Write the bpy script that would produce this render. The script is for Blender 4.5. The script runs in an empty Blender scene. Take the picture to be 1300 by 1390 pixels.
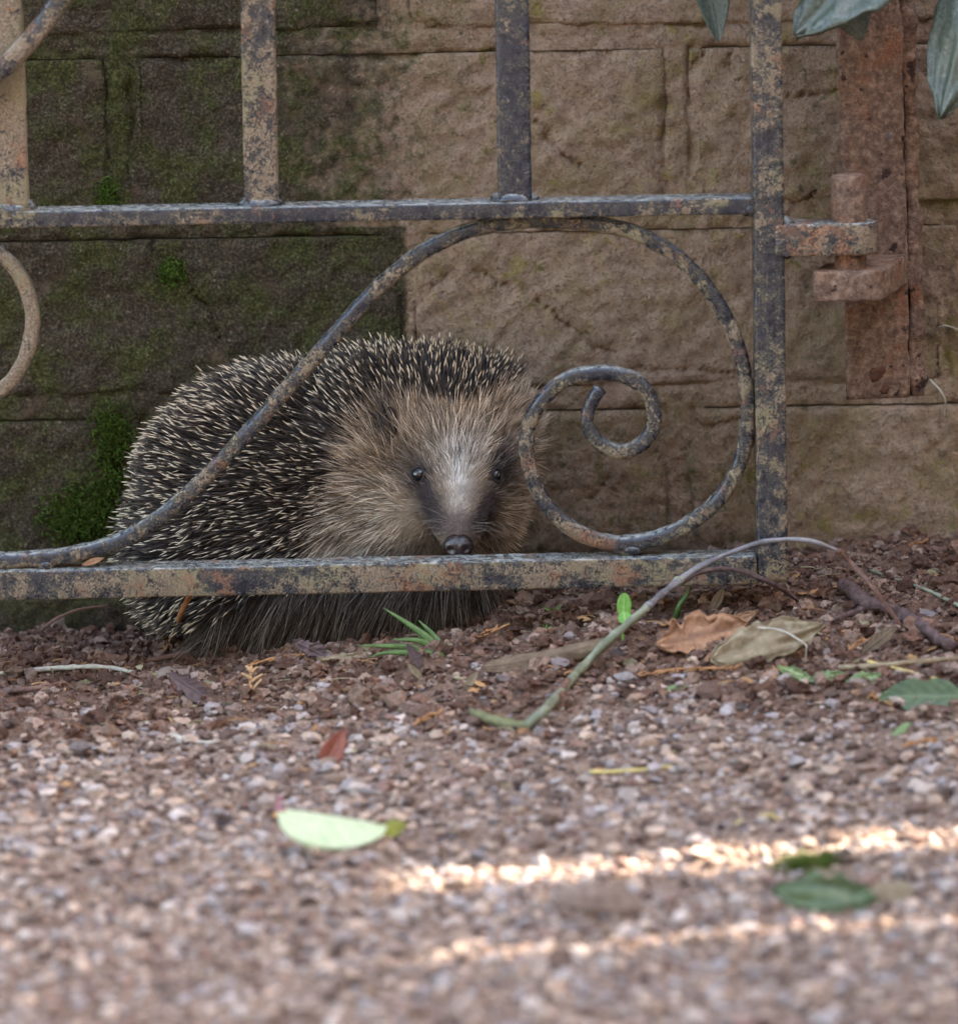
import bpy, bmesh, math, random
import numpy as np
from mathutils import Vector, Matrix
from mathutils.bvhtree import BVHTree

random.seed(7)
RNG = np.random.default_rng(11)
SC = bpy.context.scene
COL = SC.collection
R = math.radians

# ------------------------------------------------------------------ camera
PITCH, ROLL, DIST, PXM = R(11.0), R(1.05), 3.0, 0.0004     # 0.4 mm per photo pixel at the gate
TARGET = np.array((0.0, 0.0, 0.105))
FWD = np.array((0.0, math.cos(PITCH), -math.sin(PITCH)))
_u0 = np.array((0.0, math.sin(PITCH), math.cos(PITCH)))
_r0 = np.array((1.0, 0.0, 0.0))
UPV = math.cos(ROLL) * _u0 + math.sin(ROLL) * _r0
RGT = math.cos(ROLL) * _r0 - math.sin(ROLL) * _u0
CAM = TARGET - DIST * FWD
FPX = DIST / PXM
cd = bpy.data.cameras.new('camera')
cam = bpy.data.objects.new('camera', cd)
COL.objects.link(cam)
m = Matrix.Identity(4)
for i in range(3):
    m[i][0], m[i][1], m[i][2], m[i][3] = RGT[i], UPV[i], -FWD[i], CAM[i]
cam.matrix_world = m
cd.sensor_fit = 'HORIZONTAL'
cd.sensor_width = 36.0
cd.lens = 36.0 * FPX / 1300.0
cd.clip_start = 0.05
cd.clip_end = 500.0
cd.dof.use_dof = True
cd.dof.focus_distance = 3.07
cd.dof.aperture_fstop = 8.0
SC.camera = cam

# ------------------------------------------------------------------ sky, sun, exposure
SUN_EL, SUN_AZ = R(36.0), R(79.0)                            # azimuth from +Y towards +X
w = bpy.data.worlds.new('World')
SC.world = w
w.use_nodes = True
nt = w.node_tree
bg = nt.nodes['Background']
sky = nt.nodes.new('ShaderNodeTexSky')
sky.sky_type = 'NISHITA'
sky.sun_disc = False
sky.sun_elevation = SUN_EL
sky.sun_rotation = SUN_AZ
sky.dust_density = 2.5
sky.ozone_density = 0.6
nt.links.new(sky.outputs[0], bg.inputs[0])
bg.inputs[1].default_value = 0.15
SUND = np.array((math.cos(SUN_EL) * math.sin(SUN_AZ), math.cos(SUN_EL) * math.cos(SUN_AZ), math.sin(SUN_EL)))
sl = bpy.data.lights.new('sun', 'SUN')
sl.energy = 3.2
sl.angle = R(0.53)
sl.color = (1.0, 0.98, 0.95)
so = bpy.data.objects.new('sun', sl)
COL.objects.link(so)
so.rotation_euler = Vector(SUND).to_track_quat('Z', 'Y').to_euler()
so.location = (6, 1, 5)
SC.view_settings.view_transform = 'Standard'
SC.view_settings.look = 'None'
SC.view_settings.gamma = 1.0
SC.view_settings.use_curve_mapping = False
SC.view_settings.exposure = 3.8
SC.view_settings.use_white_balance = True                     # the camera was balanced for open shade
SC.view_settings.white_balance_temperature = 7700
SC.view_settings.white_balance_tint = 10


# ------------------------------------------------------------------ pixel helpers
def ray(px, py):
    d = FWD + RGT * ((px - 650.0) / FPX) + UPV * (-(py - 695.0) / FPX)
    return d / np.linalg.norm(d)


def P(px, py, Y=0.0):
    d = ray(px, py)
    return CAM + d * ((Y - CAM[1]) / d[1])


def proj(p):
    v = np.asarray(p) - CAM
    z = v @ FWD
    return 650.0 + FPX * (v @ RGT) / z, 695.0 - FPX * (v @ UPV) / z


# ------------------------------------------------------------------ numpy noise
def _hash(ix, iy, iz, seed):
    h = (ix * 374761393 + iy * 668265263 + iz * 2147483647 + seed * 1274126177) & 0xFFFFFFFF
    h = ((h ^ (h >> 13)) * 1274126177) & 0xFFFFFFFF
    h = (h ^ (h >> 16)) & 0xFFFFFFFF
    return h.astype(np.float64) / 4294967295.0


def vnoise(p, scale, seed=0):
    """value noise in -1..1, p (N,3)"""
    q = np.asarray(p, dtype=np.float64) * scale + 1000.0
    i = np.floor(q).astype(np.int64)
    f = q - i
    f = f * f * f * (f * (f * 6 - 15) + 10)
    out = 0
    for dx in (0, 1):
        for dy in (0, 1):
            for dz in (0, 1):
                wgt = (f[:, 0] if dx else 1 - f[:, 0]) * (f[:, 1] if dy else 1 - f[:, 1]) * (f[:, 2] if dz else 1 - f[:, 2])
                out = out + wgt * _hash(i[:, 0] + dx, i[:, 1] + dy, i[:, 2] + dz, seed)
    return out * 2 - 1


def fbm(p, scale, octv=3, seed=0):
    o, a = 0, 1.0
    for k in range(octv):
        o = o + a * vnoise(p, scale * 2 ** k, seed + k)
        a *= 0.5
    return o


def sstep(a, b, x):
    t = np.clip((x - a) / (b - a), 0, 1)
    return t * t * (3 - 2 * t)


def nrm(v):
    v = np.asarray(v, dtype=np.float64)
    return v / np.maximum(np.linalg.norm(v, axis=-1, keepdims=True), 1e-12)


# ------------------------------------------------------------------ materials
class NB:
    def __init__(self, name):
        self.m = bpy.data.materials.new(name)
        self.m.use_nodes = True
        self.t = self.m.node_tree
        self.b = self.t.nodes['Principled BSDF']
        self.tc = self.t.nodes.new('ShaderNodeTexCoord')

    def n(self, typ, **kw):
        nd = self.t.nodes.new(typ)
        for k, v in kw.items():
            setattr(nd, k, v)
        return nd

    def l(self, a, b):
        self.t.links.new(a, b)

    def noise(self, scale, detail=4, rough=0.55, dist=0.0, coord=None, stretch=None):
        nd = self.n('ShaderNodeTexNoise')
        nd.inputs['Scale'].default_value = scale
        nd.inputs['Detail'].default_value = detail
        nd.inputs['Roughness'].default_value = rough
        nd.inputs['Distortion'].default_value = dist
        c = coord or self.tc.outputs['Object']
        if stretch:
            mp = self.n('ShaderNodeMapping')
            mp.inputs['Scale'].default_value = stretch
            self.l(c, mp.inputs['Vector'])
            c = mp.outputs[0]
        self.l(c, nd.inputs['Vector'])
        return nd.outputs['Fac']

    def ramp(self, fac, stops):
        nd = self.n('ShaderNodeValToRGB')
        e = nd.color_ramp.elements
        while len(e) < len(stops):
            e.new(0.5)
        for k, (p, c) in enumerate(stops):
            e[k].position = p
            e[k].color = (*c, 1) if len(c) == 3 else c
        self.l(fac, nd.inputs[0])
        return nd.outputs[0]

    def step(self, fac, a, b):
        nd = self.n('ShaderNodeMapRange', interpolation_type='SMOOTHSTEP')
        nd.inputs[1].default_value = a
        nd.inputs[2].default_value = b
        self.l(fac, nd.inputs[0])
        return nd.outputs[0]

    def mix(self, fac, a, b, blend='MIX'):
        nd = self.n('ShaderNodeMix', data_type='RGBA', blend_type=blend)
        for s, v in ((nd.inputs[0], fac), (nd.inputs[6], a), (nd.inputs[7], b)):
            if isinstance(v, (int, float)):
                s.default_value = v
            elif isinstance(v, tuple):
                s.default_value = (*v, 1)
            else:
                self.l(v, s)
        return nd.outputs[2]

    def math(self, op, a, b=None):
        nd = self.n('ShaderNodeMath', operation=op)
        for k, v in enumerate((a, b)):
            if v is None:
                continue
            if isinstance(v, (int, float)):
                nd.inputs[k].default_value = v
            else:
                self.l(v, nd.inputs[k])
        return nd.outputs[0]

    def attr(self, name):
        return self.n('ShaderNodeAttribute', attribute_name=name)

    def bump(self, hts):
        prev = None
        for h, dist, st in hts:
            nd = self.n('ShaderNodeBump')
            nd.inputs['Strength'].default_value = st
            nd.inputs['Distance'].default_value = dist
            self.l(h, nd.inputs['Height'])
            if prev is not None:
                self.l(prev, nd.inputs['Normal'])
            prev = nd.outputs[0]
        self.l(prev, self.b.inputs['Normal'])

    def out(self, col=None, rough=0.8, spec=0.3, metal=0.0):
        if isinstance(col, tuple):
            self.b.inputs['Base Color'].default_value = (*col, 1)
        elif col is not None:
            self.l(col, self.b.inputs['Base Color'])
        if isinstance(rough, (int, float)):
            self.b.inputs['Roughness'].default_value = rough
        else:
            self.l(rough, self.b.inputs['Roughness'])
        self.b.inputs['Specular IOR Level'].default_value = spec
        self.b.inputs['Metallic'].default_value = metal
        return self.m


def mat_wall():
    b = NB('weathered_stone')
    a = b.attr('moss').outputs['Fac']  # moss amount, including the painted shadow beside the hinge plate
    big = b.noise(22, 3)
    mid = b.noise(120, 5, 0.65)
    fine = b.noise(620, 4, 0.75)
    grain = b.noise(330, 3, 0.6)
    base = b.ramp(mid, [(0.25, (0.26, 0.170, 0.113)), (0.5, (0.365, 0.252, 0.175)), (0.75, (0.475, 0.345, 0.25))])
    base = b.mix(b.step(grain, 0.50, 0.66), base, b.mix(0.45, base, (0.12, 0.080, 0.058)))
    base = b.mix(b.step(big, 0.45, 0.62), base, b.mix(0.45, base, (0.24, 0.18, 0.085)))
    base = b.mix(b.math('MULTIPLY', b.step(b.noise(60, 5, 0.7), 0.53, 0.66), b.step(b.noise(11, 2), 0.36, 0.54)), base, b.mix(0.8, base, (0.25, 0.205, 0.055)))
    base = b.mix(b.step(fine, 0.54, 0.68), base, b.mix(0.55, base, (0.095, 0.064, 0.047)))
    base = b.mix(b.step(fine, 0.44, 0.31), base, b.mix(0.5, base, (0.54, 0.43, 0.345)))
    dark = b.ramp(fine, [(0.30, (0.012, 0.009, 0.006)), (0.5, (0.058, 0.045, 0.029)), (0.66, (0.155, 0.122, 0.082))])
    gcol = b.ramp(fine, [(0.32, (0.012, 0.013, 0.004)), (0.53, (0.064, 0.068, 0.021)), (0.68, (0.165, 0.17, 0.055))])
    dark = b.mix(b.math('MULTIPLY', b.step(b.noise(38, 4, 0.6), 0.43, 0.62), 0.85), dark, gcol)
    dark = b.mix(b.step(b.noise(30, 3, 0.6, 0.4), 0.58, 0.70), dark, b.mix(0.6, dark, (0.13, 0.085, 0.058)))
    vor = b.n('ShaderNodeTexVoronoi')
    vor.inputs['Scale'].default_value = 240
    b.l(b.tc.outputs['Object'], vor.inputs['Vector'])
    sp = b.math('LESS_THAN', vor.outputs['Distance'], 0.20)
    sp = b.math('MULTIPLY', sp, b.math('GREATER_THAN', b.noise(260, 1), 0.60))
    dark = b.mix(sp, dark, (0.20, 0.15, 0.11))
    j = b.math('ADD', a, b.math('MULTIPLY', b.math('SUBTRACT', mid, 0.5), 1.5))
    j = b.math('ADD', j, b.math('MULTIPLY', b.math('SUBTRACT', fine, 0.5), 0.8))
    col = b.mix(b.step(j, 0.22, 0.80), base, dark)
    g = b.attr('green').outputs['Fac']
    col = b.mix(b.step(b.math('ADD', g, b.math('MULTIPLY', b.math('SUBTRACT', mid, 0.5), 0.9)), 0.35, 0.75), col, gcol)
    d = b.attr('foot_dark').outputs['Fac']
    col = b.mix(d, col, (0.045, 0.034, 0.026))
    b.bump([(mid, 0.0035, 0.7), (grain, 0.0034, 0.9), (fine, 0.0028, 0.9)])
    return b.out(col, 0.92, 0.15)


def mat_paint(name='peeling_black_paint', dirt=0.0, rusty=0.0):
    b = NB(name)
    n1 = b.noise(55, 5, 0.65)
    n2 = b.noise(230, 5, 0.7)
    n3 = b.noise(900, 3, 0.7)
    paint = b.ramp(n2, [(0.3, (0.006, 0.0078, 0.013)), (0.7, (0.024, 0.031, 0.048))])
    film = b.ramp(n3, [(0.3, (0.030, 0.025, 0.020)), (0.7, (0.13, 0.105, 0.075))])
    dirtc = b.ramp(n3, [(0.25, (0.060, 0.042, 0.027)), (0.5, (0.155, 0.112, 0.074)), (0.75, (0.34, 0.262, 0.18))])
    dirtc = b.mix(b.step(b.noise(38, 3), 0.48, 0.62), dirtc, b.mix(0.30, dirtc, (0.19, 0.18, 0.085)))
    dirtc = b.mix(b.step(b.noise(130, 4, 0.7), 0.54, 0.66), dirtc, b.mix(0.6, dirtc, (0.10, 0.072, 0.05)))
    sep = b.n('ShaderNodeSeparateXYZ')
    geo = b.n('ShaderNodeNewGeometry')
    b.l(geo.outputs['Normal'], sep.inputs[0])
    k = b.math('ADD', b.math('MULTIPLY', n1, 0.55), b.math('MULTIPLY', n2, 0.50))
    k = b.math('ADD', k, b.math('MULTIPLY', n3, 0.36))
    k = b.math('ADD', k, dirt - 0.03)
    k = b.math('SUBTRACT', k, b.math('MULTIPLY', sep.outputs[2], 0.05))
    f = b.step(k, 0.65, 0.72)
    col = b.mix(b.math('MULTIPLY', b.step(k, 0.59, 0.68), 0.6), paint, film)
    col = b.mix(f, col, dirtc)
    sky_top = b.math('MULTIPLY', b.step(sep.outputs[2], 0.55, 0.92), b.step(b.math('ADD', n2, b.math('MULTIPLY', n3, 0.5)), 0.58, 0.86))  # sky light on upward faces, put into the colour as a pale dusty film
    col = b.mix(b.math('MULTIPLY', sky_top, 0.85), col, (0.36, 0.37, 0.34))
    rust = b.ramp(n3, [(0.3, (0.09, 0.035, 0.018)), (0.7, (0.30, 0.145, 0.08))])
    rf = b.math('MULTIPLY', b.step(b.math('ADD', b.noise(60, 5, 0.68, 0.3), b.math('ADD', rusty, b.math('MULTIPLY', n3, 0.22))), 0.715, 0.80), 0.85)
    col = b.mix(rf, col, rust)
    ro = b.n('ShaderNodeMapRange')
    ro.inputs[3].default_value = 0.22
    ro.inputs[4].default_value = 0.9
    b.l(b.math('MAXIMUM', f, rf), ro.inputs[0])
    b.bump([(f, 0.0008, 0.8), (n2, 0.0008, 0.5), (n3, 0.0004, 0.7)])
    return b.out(col, ro.outputs[0], 0.5)


def mat_rust():
    b = NB('flaking_rust')
    n1 = b.noise(45, 5, 0.65)
    n2 = b.noise(210, 5, 0.7)
    n3 = b.noise(600, 4, 0.75)
    col = b.ramp(n2, [(0.28, (0.050, 0.029, 0.021)), (0.5, (0.165, 0.099, 0.069)), (0.72, (0.35, 0.235, 0.17))])
    col = b.mix(b.math('MULTIPLY', b.step(n1, 0.49, 0.66), 0.65), col, b.ramp(n3, [(0.3, (0.11, 0.036, 0.016)), (0.7, (0.29, 0.115, 0.052))]))
    col = b.mix(b.step(b.noise(70, 4, 0.6, 0.2), 0.60, 0.68), col, (0.040, 0.020, 0.016))
    col = b.mix(b.step(b.noise(60, 4, 0.7), 0.62, 0.72), col, (0.085, 0.08, 0.085))
    pit = b.step(b.noise(150, 2, 0.5), 0.64, 0.70)
    col = b.mix(pit, col, (0.030, 0.014, 0.010))
    col = b.mix(b.step(n3, 0.56, 0.70), col, b.mix(0.6, col, (0.42, 0.30, 0.22)))
    col = b.mix(b.step(n3, 0.44, 0.32), col, b.mix(0.6, col, (0.06, 0.03, 0.02)))
    b.bump([(n1, 0.003, 0.5), (n2, 0.0022, 0.9), (n3, 0.0014, 1.0)])
    return b.out(col, 0.85, 0.25)


def mat_attr(name, rough=0.85, spec=0.2, nscale=0, namp=0.25, bump=0.0, trans=0.0, sss=0.0):
    b = NB(name)
    col = b.attr('col').outputs['Color']
    if nscale:
        nz = b.noise(nscale, 4, 0.65)
        col = b.mix(1.0, col, b.ramp(nz, [(0.25, (1 - 2 * namp,) * 3), (0.5, (1, 1, 1)), (0.78, (1 + 1.4 * namp,) * 3)]), 'MULTIPLY')
        if bump:
            b.bump([(nz, bump, 0.8)])
    return b.out(col, rough, spec)


def mat_soil():
    b = NB('reddish_garden_soil')
    n1 = b.noise(30, 5, 0.6)
    n2 = b.noise(260, 5, 0.7)
    g = b.attr('gravel').outputs['Fac']
    soil = b.ramp(n2, [(0.28, (0.045, 0.024, 0.017)), (0.5, (0.125, 0.070, 0.048)), (0.74, (0.23, 0.145, 0.105))])
    grv = b.ramp(n2, [(0.28, (0.09, 0.054, 0.038)), (0.5, (0.22, 0.148, 0.112)), (0.74, (0.39, 0.29, 0.235))])
    col = b.mix(g, soil, grv)
    col = b.mix(b.step(n1, 0.5, 0.7), col, b.mix(0.35, col, (0.06, 0.035, 0.026)))
    b.bump([(n2, 0.003, 0.8), (b.noise(900, 3), 0.001, 0.7)])
    return b.out(col, 0.95, 0.1)


def mat_leaf(name, stops, rough=0.5, spec=0.4, scale=180, vein=None, trans=0.0):
    b = NB(name)
    nz = b.noise(scale, 5, 0.65)
    col = b.ramp(nz, stops)
    v = b.attr('vein').outputs['Fac']
    if vein:
        col = b.mix(b.math('MULTIPLY', v, 0.75), col, vein)
    b.bump([(nz, 0.0008, 0.5), (v, 0.0006, 0.7)])
    m = b.out(col, rough, spec)
    if trans:
        t = b.n('ShaderNodeBsdfTranslucent')
        b.l(col, t.inputs[0])
        mx = b.n('ShaderNodeMixShader')
        mx.inputs[0].default_value = trans
        b.l(b.b.outputs[0], mx.inputs[1])
        b.l(t.outputs[0], mx.inputs[2])
        b.l(mx.outputs[0], b.t.nodes['Material Output'].inputs[0])
    return m


def mat_plain(name, c1, c2, scale=200, rough=0.7, spec=0.3, bump=0.0005, stretch=None):
    b = NB(name)
    nz = b.noise(scale, 4, 0.65, stretch=stretch)
    b.bump([(nz, bump, 0.7)])
    return b.out(b.ramp(nz, [(0.3, c1), (0.7, c2)]), rough, spec)


# ------------------------------------------------------------------ mesh helpers
def mk_mesh(name, V, F, smooth=True, attrs=None):
    """V (N,3); F a list of index arrays (n,k) or one array"""
    me = bpy.data.meshes.new(name)
    V = np.asarray(V, dtype=np.float32)
    if isinstance(F, np.ndarray):
        F = [F]
    F = [np.asarray(f, dtype=np.int32) for f in F if len(f)]
    me.vertices.add(len(V))
    me.vertices.foreach_set('co', V.ravel())
    nl = sum(f.size for f in F)
    npoly = sum(len(f) for f in F)
    me.loops.add(nl)
    me.polygons.add(npoly)
    me.loops.foreach_set('vertex_index', np.concatenate([f.ravel() for f in F]))
    tot = np.concatenate([np.full(len(f), f.shape[1], np.int32) for f in F])
    st = np.concatenate(([0], np.cumsum(tot)[:-1])).astype(np.int32)
    me.polygons.foreach_set('loop_start', st)
    me.polygons.foreach_set('use_smooth', np.full(npoly, smooth, dtype=bool))
    for k, a in (attrs or {}).items():
        a = np.asarray(a, dtype=np.float32)
        if a.ndim == 1:
            at = me.attributes.new(k, 'FLOAT', 'POINT')
            at.data.foreach_set('value', a)
        else:
            at = me.attributes.new(k, 'FLOAT_COLOR', 'POINT')
            c = np.ones((len(a), 4), np.float32)
            c[:, :3] = a
            at.data.foreach_set('color', c.ravel())
    me.update(calc_edges=True)
    me.validate()
    return me


def link(name, data, mat=None, parent=None, loc=(0, 0, 0)):
    o = bpy.data.objects.new(name, data)
    COL.objects.link(o)
    o.location = [float(c) for c in loc]
    if mat is not None and data is not None and not data.materials:
        data.materials.append(mat)
    if parent is not None:
        o.parent = parent
    return o


def tag(o, label, cat, group=None):
    o['label'] = label
    o['category'] = cat
    if group:
        o['group'] = group
    return o


def thing(name, label, cat, loc, group=None):
    o = link(name, None, loc=loc)
    o.empty_display_size = 0.02
    return tag(o, label, cat, group)


def part(name, V, F, mat, parent, smooth=True, attrs=None):
    """V in world coordinates; origin sits at the parent's (chain) world origin"""
    org = np.zeros(3)
    p = parent
    while p is not None:
        org += np.array(p.location)
        p = p.parent
    return link(name, mk_mesh(name, np.asarray(V) - org, F, smooth, attrs), mat, parent)


def solo(name, V, F, mat, label=None, cat=None, group=None, smooth=True, attrs=None, org=None):
    V = np.asarray(V)
    if org is None:
        org = np.array((V[:, 0].mean(), V[:, 1].mean(), V[:, 2].min()))
    o = link(name, mk_mesh(name, V - org, F, smooth, attrs), mat, None, org)
    if label:
        tag(o, label, cat, group)
    return o


def merge(parts):
    """[(V,[F..])..] -> V,[F..]"""
    Vs, Fs, n = [], {}, 0
    for V, F in parts:
        if isinstance(F, np.ndarray):
            F = [F]
        Vs.append(np.asarray(V))
        for f in F:
            f = np.asarray(f)
            if len(f):
                Fs.setdefault(f.shape[1], []).append(f + n)
        n += len(V)
    return np.vstack(Vs), [np.vstack(v) for v in Fs.values()]


def catmull(pts, step):
    p = np.asarray(pts, dtype=np.float64)
    q = np.vstack([2 * p[0] - p[1], p, 2 * p[-1] - p[-2]])
    out = []
    for i in range(1, len(q) - 2):
        n = max(2, int(np.linalg.norm(q[i + 1] - q[i]) / step) + 1)
        t = np.linspace(0, 1, n, endpoint=False)[:, None]
        out.append(0.5 * (2 * q[i] + (q[i + 1] - q[i - 1]) * t + (2 * q[i - 1] - 5 * q[i] + 4 * q[i + 1] - q[i + 2]) * t ** 2
                          + (-q[i - 1] + 3 * q[i] - 3 * q[i + 1] + q[i + 2]) * t ** 3))
    out.append(p[-1:])
    return np.vstack(out)


def tangents(p):
    t = np.empty_like(p)
    t[1:-1] = p[2:] - p[:-2]
    t[0] = p[1] - p[0]
    t[-1] = p[-1] - p[-2]
    return nrm(t)


def sweep(path, prof, ref=(0, 1, 0), scale=None, wob=0.0, seed=0, wscale=160):
    """prof (M,2): first axis along ref, second along T x ref. Closed ends. Returns V,F"""
    path = np.asarray(path)
    T = tangents(path)
    ref = np.asarray(ref, dtype=np.float64)
    A = nrm(ref - (T @ ref)[:, None] * T)
    B = np.cross(T, A)
    M = len(prof)
    N = len(path)
    s = np.ones(N) if scale is None else np.asarray(scale)
    V = path[:, None, :] + s[:, None, None] * (prof[None, :, 0, None] * A[:, None, :] + prof[None, :, 1, None] * B[:, None, :])
    V = V.reshape(-1, 3)
    if wob:
        ctr = np.repeat(path, M, axis=0)
        d = nrm(V - ctr)
        V = V + d * (wob * fbm(V, wscale, 3, seed))[:, None]
    i = np.arange(N - 1)[:, None] * M
    j = np.arange(M)[None, :]
    jn = (j + 1) % M
    F = np.stack([i + j, i + jn, i + M + jn, i + M + j], -1).reshape(-1, 4)
    c0, c1 = len(V), len(V) + 1
    V = np.vstack([V, path[:1], path[-1:]])
    e = np.arange(M)
    en = (e + 1) % M
    b = (N - 1) * M
    F3 = np.vstack([np.stack([en, e, np.full(M, c0)], -1), np.stack([b + e, b + en, np.full(M, c1)], -1)])
    return V, [F, F3]


def rrect(w_, h_, r, n=4):
    """rounded rectangle centred on 0"""
    pts = []
    for cx, cy, a0 in ((w_ / 2 - r, h_ / 2 - r, 0), (-w_ / 2 + r, h_ / 2 - r, 90), (-w_ / 2 + r, -h_ / 2 + r, 180), (w_ / 2 - r, -h_ / 2 + r, 270)):
        for k in range(n + 1):
            a = R(a0 + 90 * k / n)
            pts.append((cx + r * math.cos(a), cy + r * math.sin(a)))
    return np.array(pts)


def circ(r, n=8):
    a = np.linspace(0, 2 * math.pi, n, endpoint=False)
    return np.stack([r * np.cos(a), r * np.sin(a)], -1)


def tube(pts, r, step=0.004, r_end=None, n=8, ref=None, wob=0.0, seed=0, wscale=300):
    p = catmull(pts, step)
    t = np.linspace(0, 1, len(p))
    s = None if r_end is None else 1 + (r_end / r - 1) * t
    if ref is None:
        d = np.abs(nrm(p[-1] - p[0]))
        ref = np.eye(3)[np.argmin(d)]
    return sweep(p, circ(r, n), ref, s, wob, seed, wscale)


def line(a, b, step=0.004):
    a, b = np.asarray(a, float), np.asarray(b, float)
    n = max(2, int(np.linalg.norm(b - a) / step) + 1)
    return a + (b - a) * np.linspace(0, 1, n)[:, None]


def ico(sub):
    bm = bmesh.new()
    bmesh.ops.create_icosphere(bm, subdivisions=sub, radius=1.0)
    V = np.array([v.co[:] for v in bm.verts])
    F = np.array([[v.index for v in f.verts] for f in bm.faces])
    bm.free()
    return V, F


ICO1, ICO2, ICO3 = ico(1), ico(2), ico(3)

# ------------------------------------------------------------------ ground height
WALL_Y = 0.185
_cp = [(-150, 868, WALL_Y), (80, 864, WALL_Y), (300, 852, WALL_Y), (560, 815, WALL_Y), (800, 775, WALL_Y), (1060, 747, WALL_Y), (1200, 733, WALL_Y), (1400, 728, WALL_Y),
       (-150, 905, 0.09), (100, 893, 0.09), (300, 886, 0.09), (520, 860, 0.09), (760, 815, 0.09), (1060, 782, 0.09), (1250, 768, 0.09), (1420, 765, 0.09),
       (-150, 948, 0.0), (0, 942, 0.0), (250, 925, 0.0), (450, 900, 0.0), (650, 862, 0.0), (850, 836, 0.0), (1030, 828, 0.0), (1200, 825, 0.0), (1420, 822, 0.0),
       (-150, 985, -0.08), (150, 975, -0.08), (450, 955, -0.08), (700, 925, -0.08), (950, 898, -0.08), (1200, 888, -0.08), (1420, 884, -0.08),
       (-150, 1035, -0.17), (300, 1022, -0.17), (650, 1000, -0.17), (1000, 980, -0.17), (1400, 970, -0.17)]
_c3 = np.array([P(*c) for c in _cp])
ZF = P(300, 1022, -0.17)[2]                                        # level of the path
_xs = np.linspace(-0.45, 0.45, 10)
_front = np.array([(x, y, ZF + 0.012 * (x + 0.1) - 0.004 * (i % 2)) for i, y in enumerate((-0.32, -0.45, -0.6, -0.8, -1.0)) for x in _xs])
_far = np.array([(x, y, _c3[_c3[:, 1] > 0.18][:, 2].mean()) for x in (-0.9, 0.9) for y in (0.2, 0.3)])
_C = np.vstack([_c3, _front])


def Hbase(x, y):
    x, y = np.asarray(x, float).ravel(), np.asarray(y, float).ravel()
    out = np.empty(len(x))
    for a in range(0, len(x), 40000):
        xx, yy = x[a:a + 40000], y[a:a + 40000]
        d2 = ((np.clip(xx, -0.5, 0.5)[:, None] - _C[None, :, 0]) / 1.5) ** 2 + (np.clip(yy, -1.2, 0.25)[:, None] - _C[None, :, 1]) ** 2
        wg = np.exp(-d2 / (2 * 0.042 ** 2)) + 1e-9
        out[a:a + 40000] = (wg * _C[None, :, 2]).sum(1) / wg.sum(1)
    return out


def soilness(x, y):
    """1 = dark crumbly soil by the wall, 0 = pale gravel of the path"""
    p = np.stack([x, y, 0 * x], -1)
    return sstep(-0.24, -0.055, y - 0.10 * (np.clip(x, -0.4, 0.4) * -0.35) + 0.055 * fbm(p, 14, 3, 5))


def H(x, y):
    x, y = np.asarray(x, float).ravel(), np.asarray(y, float).ravel()
    p = np.stack([x, y, 0 * x], -1)
    s = soilness(x, y)
    near = np.exp(-(np.maximum(np.abs(x) - 0.6, 0) / 0.5) ** 2)
    return Hbase(x, y) + near * ((0.0022 + 0.0022 * s) * fbm(p, 28, 2, 1) + (0.0010 + 0.0012 * s) * fbm(p, 110, 2, 3))


def G(px, py):
    """point where the pixel's ray meets the ground"""
    d = ray(px, py)
    t = np.arange(2.0, 3.6, 0.002)
    q = CAM + d * t[:, None]
    below = q[:, 2] < H(q[:, 0], q[:, 1])
    k = int(np.argmax(below)) if below.any() else len(t) - 1
    return q[k]


def HZ(x, y):
    return float(H([x], [y])[0])


# ------------------------------------------------------------------ ground
def grade(lo, hi, fine, far):
    core = np.arange(lo, hi + fine / 2, fine)
    ext = []
    s, d = fine, 0.0
    while d < far:
        s *= 1.35
        d += s
        ext.append(d)
    ext = np.array(ext)
    return np.concatenate([(lo - ext)[::-1], core, hi + ext])


gx = grade(-0.36, 0.36, 0.0033, 120)
gy = grade(-0.82, 0.22, 0.0038, 120)
GX, GY = np.meshgrid(gx, gy)
gxf, gyf = GX.ravel(), GY.ravel()
gz = H(gxf, gyf)
gp = np.stack([gxf, gyf, gz], -1)
gsoil = soilness(gxf, gyf)
fine_m = (np.abs(gxf) < 0.4) & (gyf > -0.85) & (gyf < 0.25)
gp[fine_m, 2] += 0.0008 * vnoise(gp[fine_m], 320, 9) * (1 + gsoil[fine_m])
nx, ny = len(gx), len(gy)
ii = (np.arange(ny - 1)[:, None] * nx + np.arange(nx - 1)[None, :]).ravel()
GF = np.stack([ii, ii + 1, ii + nx + 1, ii + nx], -1)
ground = link('ground', mk_mesh('ground', gp, GF, True, {'gravel': 1 - gsoil}), mat_soil())
ground['kind'] = 'structure'

# scattered crumbs and gravel
M_CRUMB = mat_attr('soil_crumb', 0.95, 0.1, 500, 0.3, 0.0012)
M_PEB = mat_attr('path_gravel', 0.85, 0.25, 450, 0.22, 0.0008)
SOILC = np.array([(0.125, 0.066, 0.046), (0.165, 0.095, 0.068), (0.085, 0.045, 0.033), (0.21, 0.135, 0.10), (0.14, 0.085, 0.066), (0.25, 0.175, 0.14)])
GRAVC = np.array([(0.10, 0.062, 0.048), (0.14, 0.088, 0.068), (0.28, 0.185, 0.135), (0.37, 0.265, 0.205), (0.20, 0.135, 0.11), (0.36, 0.275, 0.23), (0.27, 0.23, 0.22), (0.17, 0.10, 0.078), (0.38, 0.27, 0.205), (0.36, 0.295, 0.26), (0.21, 0.165, 0.155)])


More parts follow.
